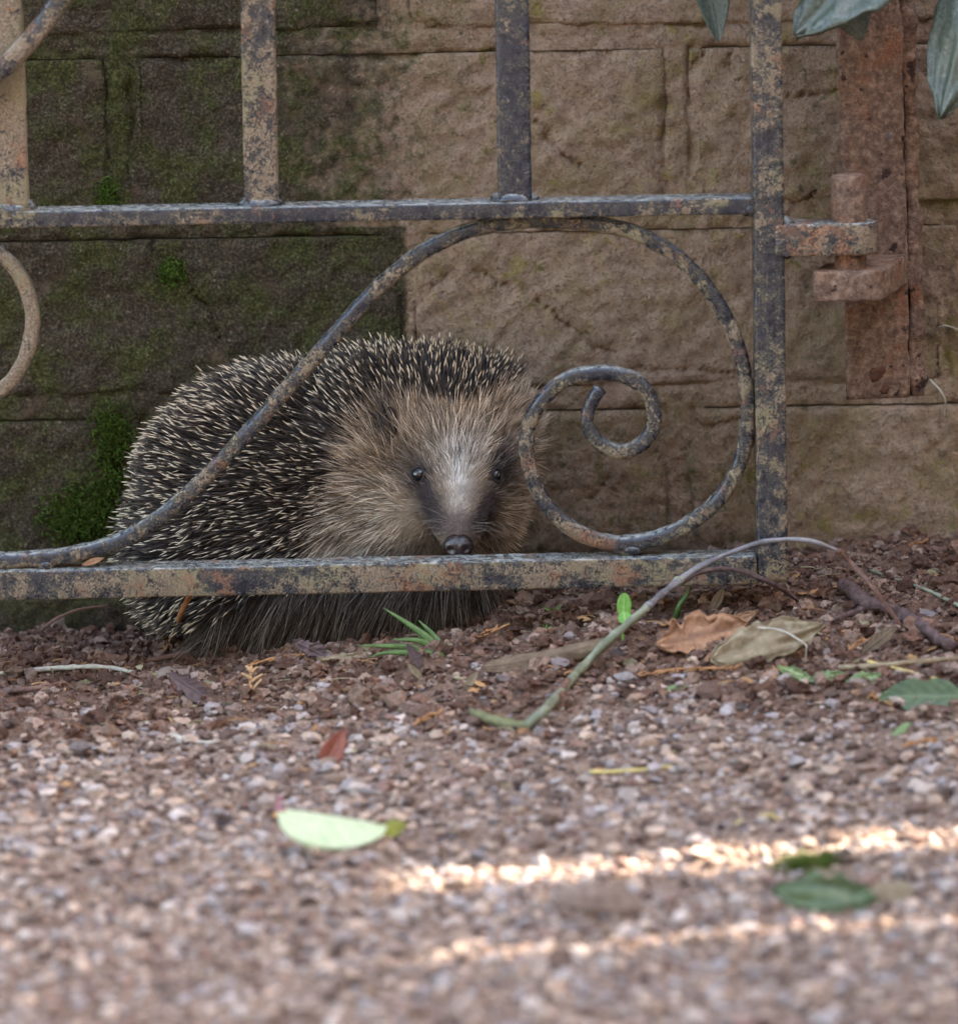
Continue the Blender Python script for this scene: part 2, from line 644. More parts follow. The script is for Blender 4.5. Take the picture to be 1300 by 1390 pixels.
def rot_rand(n):
    q = RNG.normal(size=(n, 4))
    q /= np.linalg.norm(q, axis=1, keepdims=True)
    a, b, c, d = q.T
    return np.stack([np.stack([a*a+b*b-c*c-d*d, 2*(b*c-a*d), 2*(b*d+a*c)], -1), np.stack([2*(b*c+a*d), a*a-b*b+c*c-d*d, 2*(c*d-a*b)], -1),
                     np.stack([2*(b*d-a*c), 2*(c*d+a*b), a*a-b*b-c*c+d*d], -1)], 1)


def rotz(a):
    c, s, z, o = np.cos(a), np.sin(a), 0 * a, 0 * a + 1
    return np.stack([np.stack([c, -s, z], -1), np.stack([s, c, z], -1), np.stack([z, z, o], -1)], 1)


def crumbs(x, y, size, colours, base, seed, bumpy=0.22, sink=0.25, flat=0.7, lump=0.0):
    n = len(x)
    bv, bf = base
    z = H(x, y)
    mm = rot_rand(n)
    sc = size[:, None] * RNG.uniform(0.72, 1.25, (n, 3))
    lv = bv[None, :, :] * sc[:, None, :]
    jit = 1 + bumpy * RNG.normal(size=(n, len(bv), 1)).clip(-1.6, 1.6)
    if lump:
        q = (bv[None] * 1.5 + RNG.uniform(-40, 40, (n, 1, 3))).reshape(-1, 3)
        jit = jit + lump * fbm(q, 1.0, 3, seed).reshape(n, len(bv), 1)
    lv = np.einsum('nij,nkj->nki', mm, lv * jit)
    lv[:, :, 2] *= flat
    ctr = np.stack([x, y, z + size * flat * (1 - 2 * sink)], -1)
    V = (ctr[:, None, :] + lv).reshape(-1, 3)
    F = (bf[None] + (np.arange(n) * len(bv))[:, None, None]).reshape(-1, 3)
    c = colours[RNG.integers(0, len(colours), n)] * RNG.uniform(0.6, 1.2, (n, 1))
    return V, F, np.repeat(c, len(bv), axis=0)


def in_view(x, y, mx=25, my=25):
    u, v = proj(np.stack([x, y, H(x, y)], -1))
    return (u > -mx) & (u < 1300 + mx) & (v < 1390 + my)


def scatter(n, xr, yr, keep):
    x = RNG.uniform(*xr, n)
    y = RNG.uniform(*yr, n)
    k = RNG.uniform(size=n) < keep(x, y)
    return x[k], y[k]


parts = []
cols = []
n0 = 0
x, y = scatter(14000, (-0.36, 0.36), (-0.2, 0.2), lambda x, y: soilness(x, y) * 0.95 + 0.02)
sz = np.exp(RNG.normal(math.log(0.0014), 0.45, len(x))).clip(0.0008, 0.0042)
big = (sz > 0.0015) & (np.abs(x) < 0.30)
parts.append(crumbs(x[big], y[big], sz[big], SOILC, ICO2, 1, 0.16, 0.25, 0.8, 0.6))
parts.append(crumbs(x[~big], y[~big], sz[~big], SOILC, ICO1, 1, 0.25, 0.25, 0.8))
x, y = scatter(6500, (-0.36, 0.36), (-0.2, 0.2), lambda x, y: soilness(x, y))
parts.append(crumbs(x, y, RNG.uniform(0.0005, 0.0012, len(x)), SOILC, ICO1, 2))
x, y = scatter(1000, (-0.34, 0.34), (-0.14, 0.18), lambda x, y: soilness(x, y))
parts.append(crumbs(x, y, np.exp(RNG.normal(math.log(0.0030), 0.35, len(x))).clip(0.0015, 0.0065), SOILC[[0, 1, 2, 4, 3]], ICO2, 5, 0.13, 0.3, 0.8, 0.6))
V, F = merge([(p[0], p[1]) for p in parts])
o = solo('soil_crumbs', V, F, M_CRUMB, 'loose reddish brown soil crumbs along the foot of the wall', 'soil', smooth=False, attrs={'col': np.vstack([p[2] for p in parts])})
o['kind'] = 'stuff'
parts = []
x, y = scatter(26000, (-0.36, 0.36), (-0.82, -0.02), lambda x, y: 1 - 0.93 * soilness(x, y))
sz = np.exp(RNG.normal(math.log(0.00155), 0.5, len(x))).clip(0.0006, 0.0046)
near = (y > -0.13) & (sz > 0.0012)
parts.append(crumbs(x[near], y[near], sz[near], GRAVC, ICO2, 3, 0.10, 0.22, 0.65, 0.42))
parts.append(crumbs(x[~near], y[~near], sz[~near] * 1.1, GRAVC, ICO1, 3, 0.22, 0.22, 0.65))
x, y = scatter(17000, (-0.36, 0.36), (-0.82, -0.02), lambda x, y: 1 - 0.9 * soilness(x, y))
parts.append(crumbs(x, y, RNG.uniform(0.0006, 0.0013, len(x)), np.vstack([GRAVC, SOILC * 1.2]), ICO1, 4))
V, F = merge([(p[0], p[1]) for p in parts])
o = solo('fine_gravel', V, F, M_PEB, 'fine pinkish grey gravel covering the path before the gate', 'gravel', smooth=False, attrs={'col': np.vstack([p[2] for p in parts])})
o['kind'] = 'stuff'

# the larger pebbles, each one a piece of the ground; mesh data shared
pebmesh = []
for k in range(14):
    V, F, c = crumbs(np.zeros(1), np.zeros(1), np.ones(1), np.vstack([GRAVC, GRAVC[[3, 7, 4]]])[[(k * 5) % 12]], ICO2, 50 + k, 0.07, 0.2, 0.7, 0.4)
    V = V - V.mean(0)
    pebmesh.append(link('pebble', mk_mesh('pebble', V, F, False, {'col': c}), M_PEB, ground).data)
for o in list(ground.children):
    bpy.data.objects.remove(o)
x, y = scatter(900, (-0.30, 0.30), (-0.62, 0.06), lambda x, y: 0.9 - 0.5 * soilness(x, y))
k = in_view(x, y)
x, y = x[k][:270], y[k][:270]
z = H(x, y)
for a, b_, c in zip(x, y, z):
    s = float(np.exp(RNG.normal(math.log(0.0026), 0.28)))
    o = link('pebble', pebmesh[int(RNG.integers(14))], M_PEB, ground, (a, b_, c + 0.25 * s))
    o.scale = (s * RNG.uniform(0.8, 1.3), s * RNG.uniform(0.8, 1.2), s * 0.8)
    o.rotation_euler = (RNG.uniform(-0.3, 0.3), RNG.uniform(-0.3, 0.3), RNG.uniform(0, 6.28))

# ------------------------------------------------------------------ wall
M_WALL = mat_wall()
WS = (DIST + WALL_Y * math.cos(PITCH)) / DIST * PXM               # metres per photo pixel on the wall
wall = thing('stone_wall', 'old weathered block wall, mossy green at one end and bare brown at the other', 'wall', (0, WALL_Y, 0))


def wall_moss_shade(V):
    """moss amounts from where the growth sits on the wall (stains and a painted shadow beside the hinge plate)"""
    u, v = proj(V)
    nz = fbm(V, 18, 3, 21)
    row_c = (v > 308)
    edge = np.where(row_c, 552.0, 500 + 60 * nz)
    soft = np.where(row_c, 10.0, 190.0)
    moss = 1 - sstep(edge - soft, edge + soft, u)
    moss = np.maximum(moss, 0.30 * (1 - sstep(600, 800, u)) * (v < 300))
    # damp, algae stained lower courses behind the scroll
    moss = np.maximum(moss, 0.34 * sstep(440, 620, v + 60 * nz) * sstep(640, 720, u) * (1 - 0.75 * sstep(1010, 1100, u)))
    moss = np.maximum(moss, 0.22 * np.exp(-((u - 800) / 150) ** 2 - ((v - 390) / 80) ** 2))
    moss = np.maximum(moss, 0.34 * np.exp(-((u - 1100) / 34) ** 2) * (v > 60) * (v < 560))  # soft shadow beside the hinge plate, painted in through the moss amount
    green = 0.62 * np.exp(-((u - 163 - 4 * nz) / 30) ** 2) * (v < 290)
    green = np.maximum(green, 0.45 * (1 - sstep(430, 700, u)) * np.exp(-((v - 45) / 26) ** 2))
    green = np.maximum(green, 0.42 * np.exp(-((u - 420) / 70) ** 2) * (v < 470) * (v > 80))
    green = np.maximum(green, 0.40 * np.exp(-((u - 540 - 30 * nz) / 60) ** 2) * (v < 300))
    green = np.maximum(green, 0.42 * np.exp(-((u - 800) / 110) ** 2 - ((v - 42) / 20) ** 2))
    green = np.maximum(green, 0.5 * np.exp(-((u - 935) / 22) ** 2 - ((v - 645) / 60) ** 2))
    green = np.maximum(green, 0.55 * np.exp(-((u - 140) / 60) ** 2 - ((v - 690) / 90) ** 2))
    green = np.maximum(green, 0.25 * np.exp(-((u - 850) / 120) ** 2 - ((v - 480) / 60) ** 2))
    foot_dark = 0.55 * sstep(690, 760, v + 14 * nz) * (u < 1050) * (u > 660)  # wall darkens towards its foot
    foot_dark = np.maximum(foot_dark, 0.5 * sstep(800, 840, v) * (u < 600))
    return moss, green, foot_dark


_cracks = [[(195, 318), (225, 352), (262, 395), (300, 455)], [(690, 382), (735, 415), (790, 455), (830, 480)], [(640, 372), (672, 385)], [(725, 165), (760, 200), (785, 225)],
           [(870, 318), (905, 345), (945, 352)], [(545, 405), (575, 392), (600, 380)], [(1060, 128), (1095, 132), (1135, 122)], [(990, 75), (1000, 110)], [(940, 95), (955, 70)],
           [(790, 545), (880, 500), (1005, 512)], [(880, 572), (950, 580), (1010, 570)], [(800, 680), (830, 645)], [(655, 130), (668, 118)], [(1085, 280), (1105, 262)], [(100, 545), (235, 548)]]
_cracks = [catmull(np.array([P(a, b, WALL_Y) for a, b in c]), 0.004) for c in _cracks]


def wall_relief(V):
    d = 0.0013 * fbm(V, 26, 3, 31) + 0.0012 * fbm(V, 130, 3, 33)
    for c in _cracks:
        lo, hi = c.min(0) - 0.01, c.max(0) + 0.01
        k = np.where((V[:, 0] > lo[0]) & (V[:, 0] < hi[0]) & (V[:, 2] > lo[2]) & (V[:, 2] < hi[2]))[0]
        if len(k):
            q = V[k][:, None, [0, 2]] + 0.0025 * vnoise(V[k], 120, 3)[:, None, None] - c[None, :, [0, 2]]
            dm = np.sqrt((q ** 2).sum(-1)).min(1)
            d[k] -= 0.0042 * np.exp(-(dm / 0.0013) ** 2)
    return d


def block(x0, x1, z0, z1, fine, proud=0.0, seed=0):
    st = 0.0019 if fine else 0.02
    ru = 0.006
    def ax(a, b):
        if not fine:
            return np.array([a, a + ru, b - ru, b])
        n = int((b - a) / st)
        return np.linspace(a, b, n)
    xs, zs = ax(x0, x1), ax(z0, z1)
    X, Z = np.meshgrid(xs, zs)
    X, Z = X.ravel(), Z.ravel()
    V = np.stack([X, np.full_like(X, WALL_Y), Z], -1)
    if fine:
        wv = 0.0035 * fbm(V, 22, 2, 41 + seed)
        e = np.minimum.reduce([X - x0, x1 - X, Z - z0, z1 - Z]) 
        V[:, 0] += wv * (np.minimum(X - x0, x1 - X) < 0.004)
        rnd = np.clip((e + 0.0022 * fbm(V, 60, 2, 43)) / 0.0042, 0, 1)
        out = wall_relief(V) - 0.0040 * (1 - rnd) ** 2 * np.clip(0.5 + 1.0 * fbm(V, 20, 2, 69), 0.15, 1)
    else:
        e = np.minimum.reduce([X - x0, x1 - X, Z - z0, z1 - Z])
        out = -0.006 * (e < 1e-6)
    V[:, 1] -= out + proud
    n, k = len(xs), len(zs)
    q = (np.arange(k - 1)[:, None] * n + np.arange(n - 1)[None, :]).ravel()
    F = [np.stack([q, q + 1, q + n + 1, q + n], -1)]
    ring = np.concatenate([np.arange(n), np.arange(1, k) * n + n - 1, (k - 1) * n + np.arange(n - 2, -1, -1), np.arange(k - 2, 0, -1) * n])
    b = V[ring].copy()
    b[:, 1] = WALL_Y + 0.06
    m0 = len(V)
    V = np.vstack([V, b])
    a = np.arange(len(ring))
    an = (a + 1) % len(ring)
    F.append(np.stack([ring[a], m0 + a, m0 + an, ring[an]], -1))
    return V, F


ROWP, COLP, JT = 0.104, 750 * WS, 0.015
zrow = P(650, 300, WALL_Y)[2]                                    # joint between second and third course in view
xB = P(160, 180, WALL_Y)[0]
xC = P(552, 430, WALL_Y)[0]
WTOP = 1.45
coarse = {}
for r in range(-4, 12):
    zt = zrow + (r + 1) * ROWP - JT / 2
    zb = zrow + r * ROWP + JT / 2
    if zb > WTOP:
        break
    xo = xB if r % 2 == 0 else xC
    for c in range(-6, 6):
        x0, x1 = xo + c * COLP + JT / 2, xo + (c + 1) * COLP - JT / 2
        vis = x1 > -0.33 and x0 < 0.33 and zb < 0.45 and zt > -0.03
        pr = 0.0015 * math.sin(r * 12.9 + c * 78.2)
        if vis:
            V, F = block(x0, x1, zb, zt, True, pr, r * 7 + c)
            mo, gr, sp = wall_moss_shade(V)
            part('block', V, F, M_WALL, wall, True, {'moss': mo, 'green': gr, 'foot_dark': sp})
        else:
            if 'b' not in coarse:
                V, F = block(-(COLP - JT) / 2, (COLP - JT) / 2, 0, ROWP - JT, False)
                V[:, 1] -= WALL_Y
                nv = len(V)
                coarse['b'] = mk_mesh('block', V, F, False, {'moss': np.zeros(nv), 'green': np.zeros(nv), 'foot_dark': np.zeros(nv)})
            link('block', coarse['b'], M_WALL, wall, ((x0 + x1) / 2, -pr, zb))
# mortar bed behind and between the blocks
xs = np.concatenate([[-2.0, -1.2, -0.7], np.arange(-0.34, 0.34, 0.0017), [0.7, 1.2, 1.57]])
zs = np.concatenate([[-0.12, -0.06], np.arange(-0.03, 0.45, 0.0017), [0.8, WTOP]])
X, Z = np.meshgrid(xs, zs)
V = np.stack([X.ravel(), np.full(X.size, WALL_Y), Z.ravel()], -1)
mo, gr, sp = wall_moss_shade(V)
rr_ = np.floor((V[:, 2] - zrow) / ROWP).astype(int)
dz = np.abs((V[:, 2] - zrow) / ROWP - np.round((V[:, 2] - zrow) / ROWP)) * ROWP          # from the middle of the bed joint
xo_ = np.where(rr_ % 2 == 0, xB, xC)
dxj = np.abs((V[:, 0] - xo_) / COLP - np.round((V[:, 0] - xo_) / COLP)) * COLP            # from the middle of the upright joint
inside = JT / 2 - np.minimum(dz, dxj)                                                    # >0 inside a joint
wz = 0.0016 * fbm(V, 70, 2, 65)
inside = np.where(dz < JT / 2, np.maximum(JT / 2 - dz, np.where(dxj < JT / 2, JT / 2 - dxj, 0)), JT / 2 - dxj)
crack = 0.0042 * np.exp(-((inside + wz) / 0.0014) ** 2) * np.clip(0.35 + 1.1 * fbm(V, 24, 2, 67), 0, 1)
V[:, 1] += 0.0010 - 0.0014 * fbm(V, 45, 3, 61) - 0.001 * fbm(V, 190, 2, 63) + crack
n, k = len(xs), len(zs)
q = (np.arange(k - 1)[:, None] * n + np.arange(n - 1)[None, :]).ravel()
coarse_q = (np.abs(V[q, 0]) > 0.338) | (V[q, 2] < -0.032) | (V[q, 2] > 0.447)
q = q[(inside[q] > -0.006) | coarse_q]                            # the bed behind each block is never seen
part('mortar', V, [np.stack([q, q + 1, q + n + 1, q + n], -1)], M_WALL, wall, True, {'moss': mo * 0.9, 'green': np.maximum(gr, 0.30 * (V[:, 0] < 0.1)), 'foot_dark': sp})
core = np.array([(x, y, z) for z in (-0.12, WTOP) for y in (WALL_Y + 0.03, WALL_Y + 0.24) for x in (-2.0, 1.57)])
CORE_F = np.array([(0, 2, 3, 1), (4, 5, 7, 6), (0, 1, 5, 4), (2, 6, 7, 3), (0, 4, 6, 2), (1, 3, 7, 5)])
part('wall_core', core, [CORE_F], M_WALL, wall, False, {'moss': np.zeros(8), 'green': np.zeros(8), 'foot_dark': np.zeros(8)})
cap = core.copy()
cap[:4, 2], cap[4:, 2] = WTOP + 0.002, WTOP + 0.06
cap[[0, 1, 4, 5], 1] -= 0.07
part('coping', cap, [CORE_F], M_WALL, wall, False, {'moss': np.zeros(8), 'green': np.zeros(8), 'foot_dark': np.zeros(8)})

# ------------------------------------------------------------------ unseen boards added to cast the shade, gaps shaped for the sun streaks
M_TIM = mat_plain('shade_fence_timber', (0.13, 0.10, 0.075), (0.24, 0.19, 0.14), 30, 0.85, 0.2, 0.002, (6, 6, 0.6))
FX = 1.62
shade_fence = thing('added_shade_fence', 'tall upright boards added out of view to cast shade, narrow gaps shaping sun streaks', 'shade_fence', (FX, -0.7, 0))


def box(x0, x1, y0, y1, z0, z1):
    return np.array([(x, y, z) for z in (z0, z1) for y in (y0, y1) for x in (x0, x1)]), [CORE_F]


slope = SUND[1] / SUND[0]
GAPS = []
for gpx, gpy, gw in ((900, 1172, 0.034), (820, 1286, 0.013)):
    g = G(gpx, gpy)
    GAPS.append((g[1] + (FX - g[0]) * slope, gw))
edges = [0.183]
for gy0, gw in sorted(GAPS, reverse=True):
    edges += [gy0 + gw / 2, gy0 - gw / 2]
edges.append(-3.2)
for k in range(0, len(edges), 2):
    a, b_ = edges[k], edges[k + 1]
    nb = max(1, round((a - b_) / 0.14))
    for q in range(nb):
        y1 = a - (a - b_) * q / nb
        y0 = a - (a - b_) * (q + 1) / nb
        off = 0.006 if q % 2 else 0.0
        V, F = box(FX - 0.011 + off, FX + 0.011 + off, y0 - (0.01 if q < nb - 1 else 0), y1, -0.06, 1.95 + 0.01 * math.sin(q * 3 + k))
        part('shade_board', V, F, M_TIM, shade_fence, False)
for zc, hh in ((0.35, 0.045), (1.625, 0.345)):  # tall upper rail sized to cut off the sun streaks
    V, F = box(FX + 0.019, FX + 0.050, -3.2, 0.18, zc - hh, zc + hh)
    part('shade_rail', V, F, M_TIM, shade_fence, False)
for yc in (0.1, -1.55, -3.15):
    V, F = box(FX + 0.052, FX + 0.145, yc - 0.047, yc + 0.047, -0.1, 1.98)
    part('shade_post', V, F, M_TIM, shade_fence, False)

# ------------------------------------------------------------------ unseen building added behind the viewer to block low sky light
M_REND = mat_plain('blocker_sandy_render', (0.20, 0.165, 0.125), (0.28, 0.235, 0.18), 40, 0.9, 0.15, 0.003)
M_BLOCKER_ROOF = mat_plain('blocker_dark_slate', (0.05, 0.05, 0.055), (0.09, 0.085, 0.085), 20, 0.7)
sky_blocker = thing('sky_blocker', 'unseen sand coloured building added to block low sky light from the front', 'sky_blocker', (0, -5.2, 0))
V, F = box(-5.0, 4.0, -9.0, -5.2, -0.1, 3.9)
part('wall', V, F, M_REND, sky_blocker, False)
V = np.array([(-5.3, -4.85, 3.85), (4.3, -4.85, 3.85), (4.3, -9.35, 3.85), (-5.3, -9.35, 3.85), (-5.3, -7.1, 5.4), (4.3, -7.1, 5.4)])
part('blocker_roof', V, [np.array([(0, 1, 5, 4), (2, 3, 4, 5), (3, 2, 1, 0)]), np.array([(0, 4, 3), (1, 2, 5)])], M_BLOCKER_ROOF, sky_blocker, False)
for wx in (-3.0, 1.2):
    V, F = box(wx, wx + 1.2, -5.2, -5.17, 1.0, 2.3)
    wn = part('blocker_window', V, F, mat_plain('blocker_window_paint', (0.6, 0.6, 0.58), (0.7, 0.7, 0.68)) if wx < 0 else bpy.data.materials['blocker_window_paint'], sky_blocker, False)
    V, F = box(wx + 0.08, wx + 1.12, -5.18, -5.165, 1.08, 2.22)
    part('blocker_pane', V, F, NB('blocker_dark_glass').out((0.02, 0.022, 0.025), 0.05, 0.6) if wx < 0 else bpy.data.materials['blocker_dark_glass'], wn, False)

# ------------------------------------------------------------------ gate
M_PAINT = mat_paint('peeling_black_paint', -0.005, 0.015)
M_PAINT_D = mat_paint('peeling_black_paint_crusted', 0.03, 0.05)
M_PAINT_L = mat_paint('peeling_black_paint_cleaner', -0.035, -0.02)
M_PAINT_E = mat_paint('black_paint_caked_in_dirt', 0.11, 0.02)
M_RUST = mat_rust()
GD = 0.022                                                        # bars are 22 mm deep
gate = thing('garden_gate', 'old wrought iron gate with peeling black paint, upright bars and scrolls', 'gate', (P(1040, 790)[0], 0.011, P(1040, 790)[2]))


def flatbar(name, a, b, width, mat, seed=0, depth=GD, y0=0.0, r=0.0018, wob=0.00025):
    """straight bar whose front centreline runs from a to b (points at Y=0)"""
    a, b = np.array(a, float), np.array(b, float)
    a[1] = b[1] = y0 + depth / 2
    V, F = sweep(line(a, b, 0.003), rrect(depth, width, r), (0, 1, 0), None, wob, seed, 120)
    return part(name, V, F, mat, gate)


# right hand stile, bottom and middle rails, uprights (lines carried on beyond the frame)
def ext(pa, pb, za):
    """point on the line pa->pb at height za"""
    t = (za - pa[2]) / (pb[2] - pa[2])
    return pa + (pb - pa) * t


ZT = 0.86
s0, s1 = P(1049, 791), P(1040, 4)
flatbar('stile', s0, ext(s0, s1, ZT), 0.0166, M_PAINT, 1)
rb0, rb1 = P(1027, 774.5), P(0, 796)
dl = (rb1 - rb0) / np.linalg.norm(rb1 - rb0)
XL = -1.02
rbL = rb0 + dl * ((XL - rb0[0]) / dl[0])
flatbar('bottom_rail', rb0, rbL, 0.0160, M_PAINT_D, 2, r=0.0013, wob=0.00035)
rm0, rm1 = P(1022, 279.5), P(0, 299)
dm = (rm1 - rm0) / np.linalg.norm(rm1 - rm0)
rmL = rm0 + dm * ((XL - rm0[0]) / dm[0])
flatbar('middle_rail', rm0, rmL, 0.0088, M_PAINT_L, 3, r=0.0011, wob=0.00025)
BARW = 0.0182
ups = [((354, 279), (349, 4), M_PAINT_D), ((699, 273), (695, 4), M_PAINT_L), ((14, 285), (5, 4), M_PAINT_E)]
for k, (lo, hi, mt) in enumerate(ups):
    a = P(*lo)
    b = P(*hi)
    flatbar('upright', a, ext(a, b, ZT), BARW, mt, 10 + k, 0.015, 0.0035)
    # swollen weld at the foot of the upright
    wv, wf = ICO3
    c = P(lo[0], lo[1] + 1)
    V = wv * np.array((0.0130, 0.0108, 0.0046)) + np.array((c[0], 0.011, c[2]))
    V = V + nrm(wv) * (0.0012 * fbm(V, 220, 3, k))[:, None]
    part('weld', V, wf, M_PAINT_L, gate)
for k, xk in enumerate((-0.395, -0.535, -0.675, -0.815, -0.955)):
    a = rm0 + dm * ((xk - rm0[0]) / dm[0])
    flatbar('upright', a, (xk - 0.004, 0, ZT), BARW, M_PAINT, 20 + k)
flatbar('stile', rbL, (XL - 0.01, 0, ZT), 0.0166, M_PAINT, 30)
flatbar('top_rail', (ext(s0, s1, ZT)[0] + 0.0083, 0, ZT + 0.005), (XL - 0.018, 0, ZT + 0.005), 0.012, M_PAINT, 31)
c = P(1019, 283)
wv, wf = ICO3
V = wv * np.array((0.006, 0.0118, 0.006)) + np.array((c[0], 0.011, c[2]))
part('weld', V + nrm(wv) * (0.001 * fbm(V, 220, 3, 9))[:, None], wf, M_PAINT_L, gate)


def scroll(pix, wpx, mat, seed, ymid=0.011, depth=0.011, taper=None):
    p = catmull(np.array([P(a, b) for a, b in pix]), 0.0025)
    p[:, 1] = ymid
    hw = wpx * PXM
    prof = rrect(depth, hw, min(depth, hw) * 0.36, 4)
    sc = None
    if taper:
        t = np.linspace(0, 1, len(p))
        sc = np.interp(t, *taper)
    V, F = sweep(p, prof, (0, 1, 0), sc, 0.00045, seed, 170)
    return part('scroll', V, F, mat, gate)


main = [(816, 531), (806, 545), (798, 568), (802, 592), (818, 609), (842, 618), (866, 611), (884, 592), (889, 566), (880, 538), (860, 519), (834, 511), (804, 511), (770, 519), (740, 543), (720, 577), (715, 616), (724, 657), (746, 695),
        (780, 725), (820, 740), (862, 742), (906, 731), (946, 709), (981, 676), (1004, 636), (1014, 590), (1015, 540), (1007, 490), (989, 441), (960, 393), (920, 352), (875, 325), (825, 310), (770, 303), (715, 303), (660, 310), (608, 327),
        (556, 357), (508, 399), (462, 449), (414, 503), (364, 560), (312, 618), (262, 668), (212, 710), (160, 740), (104, 756), (50, 763), (-10, 766), (-70, 762), (-140, 740), (-200, 700)]
scroll(main, 20, M_PAINT, 40, taper=([0, 0.03, 1], [0.86, 1, 1.04]))
scroll([(-120, 470), (-90, 395), (-45, 345), (-12, 343), (20, 370), (38, 408), (42, 446), (33, 487), (12, 522), (-20, 545), (-60, 552)], 20, M_PAINT_E, 41)
scroll([(-60, 128), (-20, 108), (14, 82), (46, 48), (76, 8), (100, -40), (112, -100), (105, -160), (80, -205), (40, -225), (0, -205)], 27, M_PAINT_D, 42, ymid=-0.008, depth=0.013)
wv, wf = ICO3
for a, b, rx in ((1016, 585, 0.0045), (860, 750, 0.007), (62, 770, 0.006), (740, 298, 0.006)):
    c = P(a, b)
    V = wv * np.array((rx, 0.006, 0.0035 if rx > 0.005 else 0.012)) + np.array((c[0], 0.011, c[2]))
    part('weld', V + nrm(wv) * (0.0009 * fbm(V, 240, 3, a))[:, None], wf, M_PAINT_D, gate)

# hinge eye welded to the stile
def plate_xy(poly, z0, z1, bev=0.0012, wob=0.0004, seed=0, sub=0.003, mod=None):
    """polygon in plan (x,y) extruded z0..z1, with rounded rims"""
    pl = np.asarray(poly, float)
    pts = []
    for i in range(len(pl)):
        a, b = pl[i], pl[(i + 1) % len(pl)]
        n = max(1, int(np.linalg.norm(b - a) / sub))
        pts += [a + (b - a) * t for t in np.linspace(0, 1, n, endpoint=False)]
    pts = np.array(pts)
    c = pts.mean(0)
    rings = []
    for z, ins in ((z0, 0.75), (z0, bev), (z0 + bev * 0.3, bev * 0.3), (z0 + bev, 0), ((z0 * 2 + z1) / 3, 0), ((z0 + 2 * z1) / 3, 0), (z1 - bev, 0), (z1 - bev * 0.3, bev * 0.3), (z1, bev), (z1, 0.75)):
        d = pts - c
        if ins == 0.75:
            q = c + d * 0.5
        else:
            q = c + d * (1 - ins / np.linalg.norm(d, axis=1, keepdims=True))
        rings.append(np.column_stack([q, np.full(len(q), z)]))
    M = len(pts)
    V = np.vstack(rings)
    N = len(rings)
    cc = np.array([c[0], c[1], (z0 + z1) / 2])
    V = V + nrm(V - cc) * (wob * fbm(V, 200, 3, seed))[:, None]
    i = np.arange(N - 1)[:, None] * M
    j = np.arange(M)[None, :]
    jn = (j + 1) % M
    F = np.stack([i + j, i + jn, i + M + jn, i + M + j], -1).reshape(-1, 4)
    V = np.vstack([V, [(c[0], c[1], z0), (c[0], c[1], z1)]])
    e = np.arange(M)
    en = (e + 1) % M
    F3 = np.vstack([np.stack([en, e, np.full(M, len(V) - 2)], -1), np.stack([(N - 1) * M + e, (N - 1) * M + en, np.full(M, len(V) - 1)], -1)])
    return V, [F, F3]


YP = 0.056                                                       # front of the hinge plate
hz1, hz0 = P(1120, 304)[2], P(1120, 347)[2]
hx0, hx1 = P(1052, 325)[0], P(1192, 325)[0]
pinx = P(1154, 300, 0.012)[0]
arc = [(hx1 - 0.010 + 0.010 * math.cos(t), 0.011 + 0.013 * math.sin(t)) for t in np.linspace(-1.45, 1.45, 9)]
V, F = plate_xy([(hx0, -0.001), ((hx0 + hx1) / 2, -0.002)] + arc + [((hx0 + hx1) / 2, 0.024), (hx0, 0.023)], hz0, hz1, 0.0013, 0.0005, 3)
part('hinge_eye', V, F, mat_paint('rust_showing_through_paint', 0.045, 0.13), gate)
V = wv * np.array((0.0085, 0.0115, 0.0120)) + np.array((P(1066, 325)[0], 0.011, (hz0 + hz1) / 2))
part('weld', V + nrm(wv) * (0.0014 * fbm(V, 200, 3, 5))[:, None], wf, M_PAINT, gate)

# ------------------------------------------------------------------ hinge bracket on the wall
br = thing('hinge_bracket', 'rusty brown iron hinge bracket with pin standing off the wall', 'hinge', (P(1190, 540, YP)[0], YP, P(1190, 540, YP)[2]))


def vplate(xl0, xl1, ytop, ybot, y0, dep, w0, w1, name, wob, seed, mat=M_RUST, zt=None):
    lo, hi = P(xl0, ybot, y0), P(xl1, ytop, y0)
    if zt:
        hi = ext(lo, hi, zt)
    lo[1] = hi[1] = y0 + dep / 2
    V, F = sweep(line(lo, hi, 0.003), rrect(dep, w0, min(dep, w0) * 0.25), (0, 1, 0), None, wob, seed, 110)
    return part(name, V, F, mat, br)


vplate(1193, 1179, 0, 541, YP, 0.009, 0.0350, 0, 'plate', 0.0010, 3, zt=0.80)
vplate(1246, 1231, 0, 538, YP + 0.004, 0.014, 0.0085, 0, 'edge_strip', 0.0024, 5, zt=0.80)
V, F = box(P(1205, 500, 0.1)[0] - 0.006, P(1205, 500, 0.1)[0] + 0.006, YP + 0.007, WALL_Y + 0.03, P(1200, 520, YP)[2], 0.79)
part('web', V, F, M_RUST, br, False)
lz1, lz0 = P(1150, 367)[2], P(1150, 407)[2]
def XY(px, Y):
    return (P(px, 370, Y)[0], Y)
V, F = plate_xy([XY(1104, -0.004), XY(1150, -0.006), XY(1192, -0.006), XY(1197, -0.003), XY(1214, 0.022), XY(1232, YP + 0.003), XY(1150, YP + 0.003), XY(1120, 0.026), XY(1104, 0.004)], lz0, lz1, 0.0011, 0.0006, 6)
part('hinge_lug', V, F, M_RUST, br)
p0 = np.array((pinx, 0.011, lz1 - 0.002))
p1 = np.array((P(1153, 300, 0.011)[0] - 0.0008, 0.011, P(1153, 243)[2]))
pl_ = np.vstack([line(p0, p1, 0.002), p1 + (p1 - p0) / np.linalg.norm(p1 - p0) * 0.0012])
sc = np.ones(len(pl_))
sc[-1] = 0.84
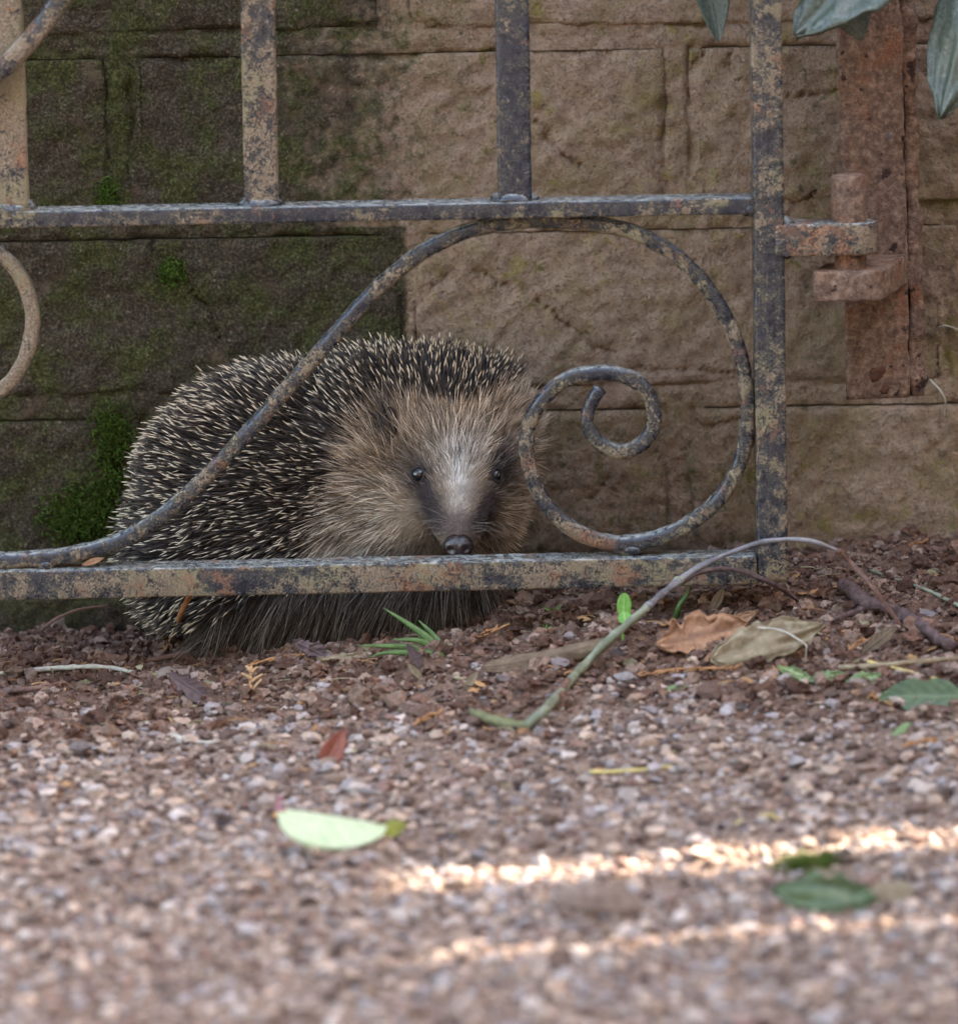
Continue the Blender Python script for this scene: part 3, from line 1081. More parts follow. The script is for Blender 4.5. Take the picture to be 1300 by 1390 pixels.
sc[(pl_[:, 2] > lz1 - 0.003) & (pl_[:, 2] < hz0 + 0.001)] = 0.93
V, F = sweep(pl_, circ(0.0094, 24), (0, 1, 0), sc, 0.0005, 7, 180)
part('hinge_pin', V, F, M_RUST, br)
for a, b, rr in ((1190, 508, 0.0034), (1200, 530, 0.0021)):
    c = P(a, b, YP)
    V = wv * np.array((rr * 1.3, 0.0011, rr)) + c
    part('rust_scab', V + np.array((1, 0, 1)) * wv * (0.0022 * fbm(V, 260, 3, a))[:, None], wf, mat_plain('dark_scab', (0.03, 0.013, 0.009), (0.11, 0.045, 0.025), 500, 0.9) if rr == 0.0034 else bpy.data.materials['dark_scab'], br)

# ------------------------------------------------------------------ hedgehog
hog_o = np.array((P(400, 890, 0.1)[0], 0.1, HZ(P(400, 890, 0.1)[0], 0.1)))
hog = thing('hedgehog', 'hedgehog with dark cream-tipped spines and pale furry face resting its nose on the bottom rail', 'hedgehog', hog_o)
bm = bmesh.new()
mm = 0.001
balls = [(402, 690, 0.112, 90, 54, 80), (296, 742, 0.112, 50, 46, 56), (520, 640, 0.108, 62, 50, 66), (560, 690, 0.095, 52, 42, 54), (612, 632, 0.088, 41, 38, 40),
         (556, 690, 0.080, 36, 30, 34), (660, 672, 0.088, 22, 28, 30), (620, 652, 0.066, 27, 24, 26), (621, 682, 0.053, 21, 19, 19), (622, 706, 0.043, 15.5, 15, 14), (622, 726, 0.035, 10.5, 11, 10),
         (636, 588, 0.104, 38, 34, 37), (592, 548, 0.112, 48, 38, 29), (412, 790, 0.105, 84, 46, 46), (560, 775, 0.095, 45, 38, 40)]
for a, b, Y, rx, ry, rz in balls:
    c = P(a, b, Y)
    bmesh.ops.create_icosphere(bm, subdivisions=4, radius=1.0, matrix=Matrix.Translation(Vector(c - hog_o)) @ Matrix.Diagonal((rx * mm, ry * mm, rz * mm, 1)))
for a, Y, yb in ((300, 0.075, 0), (300, 0.145, 0), (575, 0.072, 0), (560, 0.125, 0)):                    # stubby legs down to the soil
    x = P(a, 800, Y)[0]
    zg = HZ(x, Y)
    bmesh.ops.create_icosphere(bm, subdivisions=3, radius=1.0, matrix=Matrix.Translation(Vector(np.array((x, Y, zg + 0.022)) - hog_o)) @ Matrix.Diagonal((0.014, 0.014, 0.026, 1)))
    bmesh.ops.create_icosphere(bm, subdivisions=3, radius=1.0, matrix=Matrix.Translation(Vector(np.array((x, Y - 0.006, zg + 0.004)) - hog_o)) @ Matrix.Diagonal((0.010, 0.015, 0.006, 1)))
tmp = bpy.data.meshes.new('tmp')
bm.to_mesh(tmp)
bm.free()
to = bpy.data.objects.new('tmp', tmp)
COL.objects.link(to)
md = to.modifiers.new('r', 'REMESH')
md.mode = 'VOXEL'
md.voxel_size = 0.0024
md2 = to.modifiers.new('s', 'SMOOTH')
md2.iterations = 9
md2.factor = 0.5
bpy.context.view_layer.update()
dg = bpy.context.evaluated_depsgraph_get()
bme = bpy.data.meshes.new_from_object(to.evaluated_get(dg))
bpy.data.objects.remove(to)
bme.name = 'body'
bme.materials.clear()
nv = len(bme.vertices)
BV = np.empty(nv * 3)
bme.vertices.foreach_get('co', BV)
BV = BV.reshape(-1, 3) + hog_o
bme.calc_loop_triangles()
BT = np.empty(len(bme.loop_triangles) * 3, np.int32)
bme.loop_triangles.foreach_get('vertices', BT)
BT = BT.reshape(-1, 3)
BN = np.empty(nv * 3)
bme.vertex_normals.foreach_get('vector', BN)
BN = BN.reshape(-1, 3)
bme.polygons.foreach_set('use_smooth', np.ones(len(bme.polygons), bool))
bvh = BVHTree.FromPolygons([Vector(v) for v in BV], [t.tolist() for t in BT])


def hit(px, py):
    loc, nor, _, _ = bvh.ray_cast(Vector(CAM), Vector(ray(px, py)))
    return np.array(loc), np.array(nor)


def inpoly(u, v, poly):
    ins = np.zeros(len(u), bool)
    n = len(poly)
    for i in range(n):
        x1, y1 = poly[i]
        x2, y2 = poly[(i + 1) % n]
        k = ((y1 > v) != (y2 > v)) & (u < (x2 - x1) * (v - y1) / (y2 - y1 + 1e-9) + x1)
        ins ^= k
    return ins


NOSE = P(622, 741, 0.026)
FACE = [(478, 600), (496, 568), (520, 552), (560, 548), (600, 556), (640, 554), (680, 535), (700, 515), (760, 505), (760, 770), (425, 770), (440, 705), (462, 640)]
SKIRT = [(235, 960), (262, 850), (330, 812), (430, 768), (770, 768), (770, 960)]


def facecol(u, v):
    g = lambda cx, cy, rx, ry: np.exp(-((u - cx) / rx) ** 2 - ((v - cy) / ry) ** 2)
    n = len(u)
    c = np.tile(np.array((0.47, 0.35, 0.245)), (n, 1))
    def lay(wt, col):
        nonlocal c
        wt = np.clip(wt, 0, 1)[:, None]
        c = c * (1 - wt) + np.array(col) * wt
    lay(0.9 * g(632, 560, 50, 42), (0.42, 0.275, 0.155))
    lay(0.7 * g(490, 725, 70, 60), (0.56, 0.48, 0.39))
    lay(0.75 * g(600, 612, 15, 34) + 0.75 * g(650, 610, 14, 34), (0.56, 0.47, 0.38))
    lay(1.1 * g(624, 645, 17, 46), (0.80, 0.73, 0.66))
    lay(1.1 * g(567, 644, 23, 27) + 1.0 * g(584, 684, 20, 28) + 0.9 * g(598, 712, 18, 20), (0.070, 0.052, 0.050))
    lay(1.2 * g(680, 638, 19, 30) + 1.0 * g(662, 686, 17, 28) + 0.9 * g(649, 712, 15, 20), (0.070, 0.052, 0.050))
    lay(0.9 * g(622, 716, 30, 22), (0.17, 0.125, 0.120))
    lay(0.75 * g(560, 745, 45, 16), (0.13, 0.095, 0.072))
    lay(1.2 * g(526, 582, 11, 30), (0.028, 0.021, 0.019))
    return c


u, v = proj(BV)
isf = inpoly(u, v, FACE) & (BV[:, 1] < 0.115)
bc = np.where(isf[:, None], facecol(u, v) * 0.42, np.array((0.040, 0.031, 0.027)))
at = bme.attributes.new('col', 'FLOAT_COLOR', 'POINT')
cc = np.ones((nv, 4), np.float32)
cc[:, :3] = bc
at.data.foreach_set('color', cc.ravel())
body = link('body', bme, mat_attr('hedgehog_skin', 0.9, 0.15, 400, 0.2, 0.0006), hog)

tri = BV[BT]
area = 0.5 * np.linalg.norm(np.cross(tri[:, 1] - tri[:, 0], tri[:, 2] - tri[:, 0]), axis=1)


def sample(n):
    k = RNG.choice(len(BT), n, p=area / area.sum())
    a = RNG.uniform(size=(n, 2))
    f = a.sum(1) > 1
    a[f] = 1 - a[f]
    w0 = 1 - a.sum(1)
    W = np.stack([w0, a[:, 0], a[:, 1]], -1)
    return (tri[k] * W[:, :, None]).sum(1), nrm((BN[BT[k]] * W[:, :, None]).sum(1))


def strands(p, d0, bend, L, rad, ts, rs, sides, colfn):
    """batch of tapering strands: rings at ts with relative radii rs"""
    n = len(p)
    K = len(ts)
    ts = np.asarray(ts)
    pts = p[:, None, :] + L[:, None, None] * (d0[:, None, :] * ts[None, :, None] + bend[:, None, :] * (ts ** 2)[None, :, None])
    any_ = np.where(np.abs(d0[:, :1]) < 0.8, np.array([[1.0, 0, 0]]), np.array([[0, 0, 1.0]]))
    A = nrm(np.cross(d0, any_))
    B = np.cross(d0, A)
    ang = np.linspace(0, 2 * math.pi, sides, endpoint=False)
    off = np.cos(ang)[None, :, None] * A[:, None, :] + np.sin(ang)[None, :, None] * B[:, None, :]
    V = pts[:, :, None, :] + off[:, None, :, :] * (rad[:, None, None, None] * np.asarray(rs)[None, :, None, None])
    V = V.reshape(-1, 3)
    base = (np.arange(n) * K * sides)[:, None, None]
    i = (np.arange(K - 1) * sides)[None, :, None]
    j = np.arange(sides)[None, None, :]
    jn = (j + 1) % sides
    F = np.stack([base + i + j, base + i + jn, base + i + sides + jn, base + i + sides + j], -1).reshape(-1, 4)
    C = np.repeat(colfn(ts), sides, axis=1).reshape(-1, 3)
    return V, F, C


# spines
sp_, sn = sample(36000)
u, v = proj(sp_)
zrel = sp_[:, 2] - H(sp_[:, 0], sp_[:, 1])
face = inpoly(u, v, FACE) & (sp_[:, 1] < 0.135)
skirt = (inpoly(u, v, SKIRT) & (sp_[:, 1] < 0.13)) | (zrel < 0.018) | ((sp_[:, 1] > 0.13) & (zrel < 0.04))
keep = ~face & ~skirt & ~((np.abs(u - 620) < 90) & (v > 560) & (sp_[:, 1] < 0.12)) & (sp_[:, 1] < 0.155)
sp_, sn, u, v = sp_[keep], sn[keep], u[keep], v[keep]
# thin out evenly: keep points at least ~2.5 mm apart via a grid
key = np.floor(sp_ / 0.0022).astype(np.int64)
_, idx = np.unique(key, axis=0, return_index=True)
sp_, sn, u, v = sp_[idx], sn[idx], u[idx], v[idx]
n = len(sp_)
Cs = P(612, 655, 0.03)
d = sp_ - Cs
tg = nrm(d - (d * sn).sum(1, keepdims=True) * sn)
tuftn = np.stack([vnoise(sp_, 55, 71), vnoise(sp_, 55, 72), vnoise(sp_, 55, 73)], -1)
dirs = nrm(sn * RNG.uniform(0.34, 0.62, (n, 1)) + tg * 0.85 + 0.34 * tuftn + RNG.normal(scale=0.20, size=(n, 3)))
dirs[:, 1] = np.where(sp_[:, 1] < 0.06, np.maximum(dirs[:, 1], -0.55), dirs[:, 1])
dirs = nrm(dirs)
crown = np.exp(-((u - 610) / 90) ** 2 - ((v - 500) / 50) ** 2)
L = RNG.uniform(0.0110, 0.0185, n) * (1 - 0.22 * crown)
rad = RNG.uniform(0.00028, 0.00045, n)
ts = [0, 0.45, 0.70, 0.79, 0.92, 1.0]
rs = [0.85, 1.0, 1.0, 0.95, 0.6, 0.10]
tone = RNG.uniform(0.75, 1.1, (n, 1))
cream = np.array((0.64, 0.53, 0.39)) * tone
cream = cream * (1 - 0.45 * crown[:, None]) + np.array((0.62, 0.40, 0.18)) * 0.45 * crown[:, None]
darkc = np.tile(np.array((0.017, 0.012, 0.010)), (n, 1)) * RNG.uniform(0.6, 1.6, (n, 1))
allc = RNG.uniform(size=n) < 0.50                                 # spines that stay dark to the tip
cream[allc] = np.array((0.075, 0.053, 0.040))


def spcol(ts):
    out = np.empty((n, 6, 3))
    for k in range(6):
        wt = (0, 0.0, 0.10, 0.9, 1.0, 0.75)[k]
        out[:, k] = darkc * (1 - wt) + cream * wt
    return out


V, F, C = strands(sp_, dirs, 0.10 * tg, L, rad, ts, rs, 4, spcol)
spn = part('spines', V, F, mat_attr('spine_keratin', 0.45, 0.4), hog, True, {'col': C})
spn['kind'] = 'stuff'
print('spines', n)

# fur on face, cheeks and flank
fp, fn = sample(112000)
u, v = proj(fp)
face = inpoly(u, v, FACE) & (fp[:, 1] < 0.14)
ax0 = np.array((568.0, 648.0))
dn = np.linalg.norm(fp - NOSE, axis=1)
skirt = inpoly(u, v, SKIRT) & (fp[:, 1] < 0.13) & ~face
keep = (face | (skirt & (RNG.uniform(size=len(fp)) < 0.55))) & (dn > 0.0085)
for ex, ey, er in ((569, 645, 13), (674, 646, 8)):
    keep &= ((u - ex) ** 2 + (v - ey) ** 2 > er ** 2) | (fp[:, 1] > 0.09)
fp, fn, u, v, face, dn = fp[keep], fn[keep], u[keep], v[keep], face[keep], dn[keep]
print('hairs', len(fp))
n = len(fp)
d = fp - (NOSE + np.array((0, 0.0, 0.012)))
tg = nrm(d - (d * fn).sum(1, keepdims=True) * fn)
clump = np.stack([vnoise(fp, 210, 81), vnoise(fp, 210, 82), vnoise(fp, 210, 83)], -1)
lift = np.clip(0.25 + 0.35 * RNG.uniform(size=n), 0, 1)[:, None]
dirs = fn * lift + tg * 0.9 + 0.45 * clump + RNG.normal(scale=0.17, size=(n, 3))
low = sstep(650, 760, v)[:, None] * (u < 560)[:, None]
dirs += low * np.array((-0.25, -0.05, -0.35))
dirs = np.where(face[:, None], dirs, fn * 0.45 + np.array((-0.35, 0, -0.75)) + 0.3 * clump + RNG.normal(scale=0.1, size=(n, 3)))
dirs = nrm(dirs)
L = np.interp(dn, [0.0, 0.02, 0.035, 0.05, 0.075, 0.12], [0.0022, 0.003, 0.0045, 0.0085, 0.0155, 0.022]) * (1 - 0.25 * sstep(620, 560, v)) * RNG.uniform(0.65, 1.15, n)
L *= 1 - 0.6 * np.exp(-((u - 569) / 20) ** 2 - ((v - 650) / 24) ** 2) - 0.6 * np.exp(-((u - 671) / 20) ** 2 - ((v - 650) / 24) ** 2)
L *= 1 - 0.3 * sstep(660, 700, u)
L = np.where(face, L, RNG.uniform(0.016, 0.027, n))
L = np.maximum(L, 0.0016)
tipc = facecol(u, v)
grd = RNG.uniform(size=n)
tipc = np.where(face[:, None], tipc, np.array((0.115, 0.085, 0.062))) * RNG.uniform(0.55, 1.2, (n, 1)) * (1 + 0.40 * clump[:, :1])
pale = (grd < 0.14) & (dn > 0.04)                          # coarse pale guard hairs
tipc[pale] = tipc[pale] * 1.3 + 0.12
blk = (grd > 0.90) & (dn > 0.04)
tipc[blk] *= 0.3
L[pale | blk] *= 1.25
tipc = np.clip(tipc, 0.01, 0.9)
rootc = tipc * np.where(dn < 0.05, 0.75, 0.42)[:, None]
bend = np.zeros((n, 3))
bend[:, 2] = np.where(v > 600, -0.14, 0.0)
bend += RNG.normal(scale=0.06, size=(n, 3)) + 0.10 * tg


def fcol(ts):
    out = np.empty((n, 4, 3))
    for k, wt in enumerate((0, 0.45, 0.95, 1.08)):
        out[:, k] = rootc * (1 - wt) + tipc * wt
    return np.clip(out, 0.005, 0.92)


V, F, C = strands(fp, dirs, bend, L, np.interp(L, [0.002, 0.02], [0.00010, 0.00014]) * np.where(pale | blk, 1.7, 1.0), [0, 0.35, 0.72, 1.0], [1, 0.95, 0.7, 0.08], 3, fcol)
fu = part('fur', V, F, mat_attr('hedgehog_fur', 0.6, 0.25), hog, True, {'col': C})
fu['kind'] = 'stuff'

# eyes, nose, ears
M_EYE = NB('wet_black_eye').out((0.006, 0.006, 0.008), 0.06, 0.7)
for ex, ey in ((569, 644), (674, 645)):
    q, nn = hit(ex, ey)
    V = ICO3[0] * (0.0041 if ex < 600 else 0.0036) + q + nn * (0.0003 if ex < 600 else -0.0012)
    eye = part('eye', V, ICO3[1], M_EYE, hog)
    # dark lid ring round the eye
    a = np.linspace(0, 2 * math.pi, 25)[:-1]
    A = nrm(np.cross(nn, (0, 0, 1)))
    B = np.cross(nn, A)
    ring = q + 0.0005 * nn + 0.0042 * (np.cos(a)[:, None] * A + np.sin(a)[:, None] * B * 0.92)
    V, F = sweep(np.vstack([ring, ring[:1]]), circ(0.0008, 6), nn)
    part('eyelid', V, F, mat_plain('dark_lid_skin', (0.012, 0.009, 0.009), (0.04, 0.03, 0.03), 900, 0.6) if ex < 600 else bpy.data.materials['dark_lid_skin'], eye)
M_NOSE = mat_plain('moist_dark_nose', (0.008, 0.005, 0.006), (0.030, 0.017, 0.018), 900, 0.2, 0.6, 0.0006)
bmn = bmesh.new()
sv, sf = ico(4)
shape = np.ones(len(sv))
V = sv * np.array((0.0084, 0.0070, 0.0070))
dx = np.abs(V[:, 0])
# two nostrils and the groove between them
for s in (-1, 1):
    hx = np.exp(-((V[:, 0] - s * 0.0040) / 0.0017) ** 2 - ((V[:, 2] + 0.0012) / 0.0018) ** 2) * (V[:, 1] < 0)
    V[:, 1] += 0.0030 * hx
V[:, 1] += 0.0010 * np.exp(-(V[:, 0] / 0.0009) ** 2) * (V[:, 1] < 0)
V[:, 2] -= 0.0007 * np.exp(-(V[:, 0] / 0.0012) ** 2) * (V[:, 2] > 0)
V = V + nrm(sv) * (0.00022 * fbm(V, 900, 2, 3))[:, None]
bmn.free()
nose = part('nose', V + NOSE, sf, M_NOSE, hog)
M_EAR = mat_plain('dark_ear_skin', (0.010, 0.007, 0.006), (0.030, 0.021, 0.018), 500, 0.9)
for ex, ey, s in ((526, 578, -1), (704, 585, 1)):
    h = hit(ex, ey) if s < 0 else hit(688, 590)
    q, nn = h
    wv_, wf_ = ICO3
    W = wv_.copy()
    V = W * np.array((0.0058, 0.0040, 0.0108))
    front = W[:, 1] < -0.1
    V[front, 1] = V[front, 1] * -0.45 - 0.001                     # hollow the cup
    ca, sa = math.cos(R(28 * s)), math.sin(R(28 * s))
    V = np.stack([V[:, 0] * ca - V[:, 1] * sa, V[:, 0] * sa + V[:, 1] * ca, V[:, 2]], -1)
    tl = R(-9 * s)
    V = np.stack([V[:, 0] * math.cos(tl) + V[:, 2] * math.sin(tl), V[:, 1], -V[:, 0] * math.sin(tl) + V[:, 2] * math.cos(tl)], -1)
    part('ear', V + q + nn * (0.0006 if s < 0 else -0.0040), wf_, M_EAR, hog)
# whiskers
W_ = []
for k in range(12):
    s = 1 if k % 2 else -1
    q, nn = hit(622 + s * RNG.uniform(14, 26), RNG.uniform(700, 726))
    e = q + np.array((s * RNG.uniform(0.012, 0.026), -RNG.uniform(0.000, 0.008), RNG.uniform(-0.008, 0.010)))
    W_.append(tube([q, (q + e) / 2 + np.array((0, 0, 0.002)), e], 0.00009, 0.004, 0.00004, 4))
V, F = merge(W_)
o = part('whiskers', V, F, mat_plain('pale_whisker', (0.16, 0.13, 0.11), (0.3, 0.26, 0.22)), hog)
o['kind'] = 'stuff'

# ------------------------------------------------------------------ moss on the wall and small plants
M_MOSS = mat_attr('moss_green', 0.8, 0.2)


def moss(px, py, rx, rz, n, label, hlen=0.004, Y=None, up=(0, -0.8, 0.5)):
    c = P(px, py, Y if Y is not None else WALL_Y - 0.001)
    t = RNG.normal(size=(n, 2)) * 0.45
    k = np.linalg.norm(t, axis=1) < 1.1
    t = t[k]
    n = len(t)
    p = c + np.stack([t[:, 0] * rx, RNG.uniform(-0.003, 0.003, n), t[:, 1] * rz], -1)
    d0 = nrm(np.array(up) + RNG.normal(scale=0.6, size=(n, 3)))
    L = RNG.uniform(0.5, 1.2, n) * hlen
    base = np.array((0.055, 0.095, 0.014)) * RNG.uniform(0.5, 1.7, (n, 1))
    V, F, C = strands(p - d0 * 0.001, d0, np.zeros((n, 3)), L, np.full(n, 0.00042), [0, 0.5, 1], [0.7, 1, 0.1], 3,
                      lambda ts: np.stack([base * 0.5, base, base * 1.2], 1))
    return solo('moss_clump', V, F, M_MOSS, label, 'moss', 'moss clumps on the wall', attrs={'col': C})


moss(145, 265, 0.0085, 0.010, 420, 'small bright green moss clump just above the middle rail')
moss(232, 370, 0.009, 0.010, 420, 'small green moss clump beside the diagonal crack below the middle rail')
moss(150, 592, 0.014, 0.020, 900, 'upper green moss patch beside the hedgehog rump', 0.006)
moss(110, 700, 0.026, 0.020, 1500, 'wide green moss patch above the bottom rail beside the hedgehog', 0.006)
moss(150, 650, 0.012, 0.022, 500, 'narrow dark green moss strip joining two patches beside the hedgehog', 0.005)

M_GRASS = mat_plain('fresh_grass_blade', (0.028, 0.066, 0.012), (0.080, 0.145, 0.035), 160, 0.45, 0.4, 0.0002)
M_GREEN2 = mat_plain('bright_seedling_green', (0.09, 0.25, 0.03), (0.16, 0.36, 0.06), 150, 0.4, 0.4, 0.0002)


def blade(pts, w_, n=14):
    """grass blade: folded tapering ribbon with thickness"""
    p = catmull(pts, 0.002)
    t = np.linspace(0, 1, len(p))
    sc = np.minimum(1, 0.55 + 2.2 * t) * np.clip(1.25 * (1 - t), 0.03, 1) ** 0.7
    prof = np.array([(0.0, w_ / 2), (0.00025, w_ / 4), (-0.0003, 0), (0.00025, -w_ / 4), (0.0, -w_ / 2), (-0.0003, -w_ / 4), (-0.0007, 0), (-0.0003, w_ / 4)])
    return sweep(p, prof, (0, 0.92, -0.4), sc)


def grass(label, base, tips, w_=0.0035, name='grass_tuft', mat=None, group=None):
    c = G(*base)
    t = thing(name, label, 'grass', c, group)
    for q in tips:
        pts = [c + np.array((0, 0, -0.003))] + [P(a, b, c[1] + dy) for a, b, dy in q]
        part('blade', *blade(pts, w_), mat or M_GRASS, t)
    return t


grass('green grass tuft with flat blades on the soil under the bottom rail', (612, 893), [[(575, 862, 0.004), (520, 825, 0.01)], [(560, 880, 0), (486, 876, -0.004)], [(575, 872, -0.004), (532, 868, -0.006)], [(585, 888, -0.008), (528, 886, -0.012), (500, 892, -0.014)], [(590, 865, 0.006), (568, 842, 0.01)]], 0.0054)
grass('thin green grass sprig against the hedgehog belly fur', (437, 862), [[(433, 838, 0.0), (434, 812, 0.0)], [(420, 852, 0.0), (398, 842, 0), (376, 848, -0.002), (378, 856, -0.003)], [(430, 850, 0), (424, 842, 0)]], 0.0026)
grass('short green grass blade leaning against the arched stem', (914, 842), [[(922, 822, -0.004), (935, 800, -0.002), (930, 768, 0.0)]], 0.0034)
for a, b, lab in ((750, 836, 'tiny bright green star-shaped sprout on the soil'), (738, 862, 'tiny green star-shaped sprout in front of the curled leaf')):
    c = G(a, b)
    t = thing('tiny_sprout', lab, 'sprout', c)
    for k in range(7):
        an = k * 0.9 + a
        e = c + np.array((0.0055 * math.cos(an), 0.004 * math.sin(an), 0.0035 + 0.0015 * (k % 3)))
        part('blade', *blade([c - np.array((0, 0, 0.001)), (c + e) / 2 + np.array((0, 0, 0.001)), e], 0.0013), M_GREEN2, t)


# ------------------------------------------------------------------ leaves
def leafmesh(L, W, curl=0.0, bend=0.0, fold=0.0, shape=1.0, rag=0.0, seed=0, nl=34, nw=15, th=0.00035, cup=0.0, tip=1.0, wave=0.0, asym=1.0, full=0.75):
    """leaf along +x from 0..L, width W, normal +z; returns V, F, vein"""
    t = np.linspace(0, 1, nl)
    s = np.linspace(-1, 1, nw)
    prof = np.sin(math.pi * t ** shape).clip(0) ** full
    prof = np.maximum(prof, 0.02)
    if tip != 1.0:
        prof = prof * (1 - (1 - tip) * t)
    T, S = np.meshgrid(t, s, indexing='ij')
    hw = (prof * W / 2)[:, None] * S
    hw = np.where(S > 0, hw * asym, hw)
    if rag:
        pp = np.stack([T.ravel() * 6, S.ravel() * 0.5 + np.sign(S.ravel()), 0 * T.ravel()], -1)
        hw = hw * (1 - rag * np.abs(S) ** 3 * (0.5 + 0.5 * vnoise(pp, 2.2, seed).reshape(T.shape)) * 1.6)
    X = T * L
    Z = fold * np.abs(hw) + cup * hw ** 2 / max(W, 1e-6) * 4 + wave * L * fbm(np.stack([T.ravel() * 3, S.ravel() * 2, 0 * T.ravel() + seed], -1), 1.3, 2, seed).reshape(T.shape)
    if curl:
        a = hw * curl
        Y_ = np.sin(a) / curl
        Z = Z + (1 - np.cos(a)) / curl
    else:
        Y_ = hw
    if bend:
        a = X * bend
        X2 = np.sin(a) / bend - Z * np.sin(a)
        Z = (1 - np.cos(a)) / bend + Z * np.cos(a)
        X = X2
    V = np.stack([X, Y_, Z], -1).reshape(-1, 3)
    side = np.abs(np.sin((T * 7 - np.abs(S) * 1.6) * math.pi)) ** 10 * (np.abs(S) < 0.9)
    ve = np.clip(np.exp(-(S / 0.10) ** 2) + 0.5 * side, 0, 1).ravel()
    q = (np.arange(nl - 1)[:, None] * nw + np.arange(nw - 1)[None, :]).ravel()
    F = np.stack([q, q + nw, q + nw + 1, q + 1], -1)
    m0 = len(V)
    # lower skin
    Vg = V.reshape(nl, nw, 3)
    du = np.gradient(Vg, axis=0)
    dv = np.gradient(Vg, axis=1)
    nn = nrm(np.cross(du, dv)).reshape(-1, 3)
    V2 = V - nn * th
    F2 = F[:, ::-1] + m0
    ring = np.concatenate([np.arange(nw), np.arange(1, nl) * nw + nw - 1, (nl - 1) * nw + np.arange(nw - 2, -1, -1), np.arange(nl - 2, 0, -1) * nw])
    rn = np.roll(ring, -1)
    F3 = np.stack([ring, rn, rn + m0, ring + m0], -1)
    return np.vstack([V, V2]), np.vstack([F, F2, F3]), np.concatenate([ve, ve])


def orient(V, base, tip_, face):
    """put local x on base->tip, local z as near face as possible"""
    x = nrm(np.asarray(tip_) - np.asarray(base))
    z = nrm(np.asarray(face, float) - (np.asarray(face) @ x) * x)
    y = np.cross(z, x)
    return np.asarray(base) + V[:, :1] * x + V[:, 1:2] * y + V[:, 2:3] * z


def tiltv(deg, side=0.0):
    return np.array((side, -math.sin(R(deg)), math.cos(R(deg))))


def leaf(name, label, base, tip_, wpx, tilt, mat, contact=None, cat='leaf', side=0.0, group=None, dy=0.0, lift=0.0, rise=0.0, stem=None, stemmat=None, depth=None, **kw):
    c = G(*(contact or ((base[0] + tip_[0]) / 2, max(base[1], tip_[1]))))
    Y = c[1] if depth is None else depth
    a = P(*base, Y)
    b = P(*tip_, Y + dy)
    L = np.linalg.norm(b - a)
    sz = PXM * (Y * math.cos(PITCH) + DIST) / DIST
    V, F, ve = leafmesh(L, wpx * sz, **kw)
    V = orient(V, a, b, tiltv(tilt, side))
    V[:, 2] += lift
    if depth is None:
        hg = H(V[:, 0], V[:, 1])
        gap = np.percentile(V[:, 2] - hg, 3)
        if gap > -0.001:
            V[:, 2] -= min(gap + 0.0012, 0.012)
        elif gap < -0.006:
            V[:, 2] -= gap + 0.004
        V[:, 2] += rise
    if stem is None:
        return solo(name, V, F, mat, label, cat, group, attrs={'vein': ve})
    org = np.array((V[:, 0].mean(), V[:, 1].mean(), V[:, 2].min()))
    t = thing(name, label, cat, org, group)
    part('blade', V, F, mat, t, True, {'vein': ve})
    nw = kw.get('nw', 15)
    q0 = V[nw // 2]
    part('stalk', *tube([q0 + (V[nw * 2 + nw // 2] - q0), q0, P(*stem, Y) + (q0 - a)], 0.0009, 0.002, 0.0007, 6), stemmat or mat, t)
    return t


M_PALE = mat_leaf('pale_green_leaf_underside', [(0.3, (0.40, 0.49, 0.29)), (0.7, (0.53, 0.61, 0.41))], 0.55, 0.3, 120, (0.60, 0.65, 0.46))
M_RED = mat_leaf('dry_red_leaf', [(0.3, (0.13, 0.030, 0.022)), (0.7, (0.27, 0.075, 0.048))], 0.5, 0.35, 160, (0.30, 0.12, 0.08))
M_ORB = mat_leaf('crisp_orange_brown_leaf', [(0.25, (0.14, 0.062, 0.034)), (0.5, (0.27, 0.135, 0.075)), (0.75, (0.38, 0.22, 0.13))], 0.75, 0.2, 260, (0.16, 0.08, 0.05))
M_GTAN = mat_leaf('dry_grey_tan_leaf', [(0.25, (0.12, 0.088, 0.055)), (0.5, (0.21, 0.16, 0.10)), (0.75, (0.33, 0.27, 0.18))], 0.7, 0.25, 200, (0.18, 0.13, 0.08))
M_BRN = mat_leaf('dull_brown_leaf', [(0.3, (0.075, 0.048, 0.030)), (0.7, (0.19, 0.135, 0.088))], 0.75, 0.25, 220, (0.12, 0.08, 0.05))
M_PUR = mat_leaf('purple_brown_leaf', [(0.3, (0.055, 0.036, 0.036)), (0.7, (0.13, 0.088, 0.088))], 0.6, 0.3, 240, (0.10, 0.07, 0.07))
M_DKG = mat_leaf('dark_green_leaf', [(0.3, (0.020, 0.040, 0.013)), (0.7, (0.060, 0.095, 0.034))], 0.45, 0.4, 200, (0.10, 0.14, 0.06))
M_MIDG = mat_leaf('mid_green_leaf', [(0.3, (0.075, 0.125, 0.040)), (0.7, (0.19, 0.28, 0.11))], 0.45, 0.45, 320, (0.28, 0.36, 0.17))
M_BLUG = mat_leaf('blue_green_waxy_leaf', [(0.30, (0.020, 0.030, 0.021)), (0.52, (0.050, 0.066, 0.050)), (0.66, (0.095, 0.11, 0.088)), (0.76, (0.27, 0.28, 0.24))], 0.36, 0.5, 520, (0.065, 0.085, 0.065), 0.0)
M_SEED = mat_leaf('seedling_leaf', [(0.3, (0.10, 0.27, 0.035)), (0.7, (0.17, 0.38, 0.065))], 0.4, 0.4, 200, (0.25, 0.45, 0.14), 0.25)

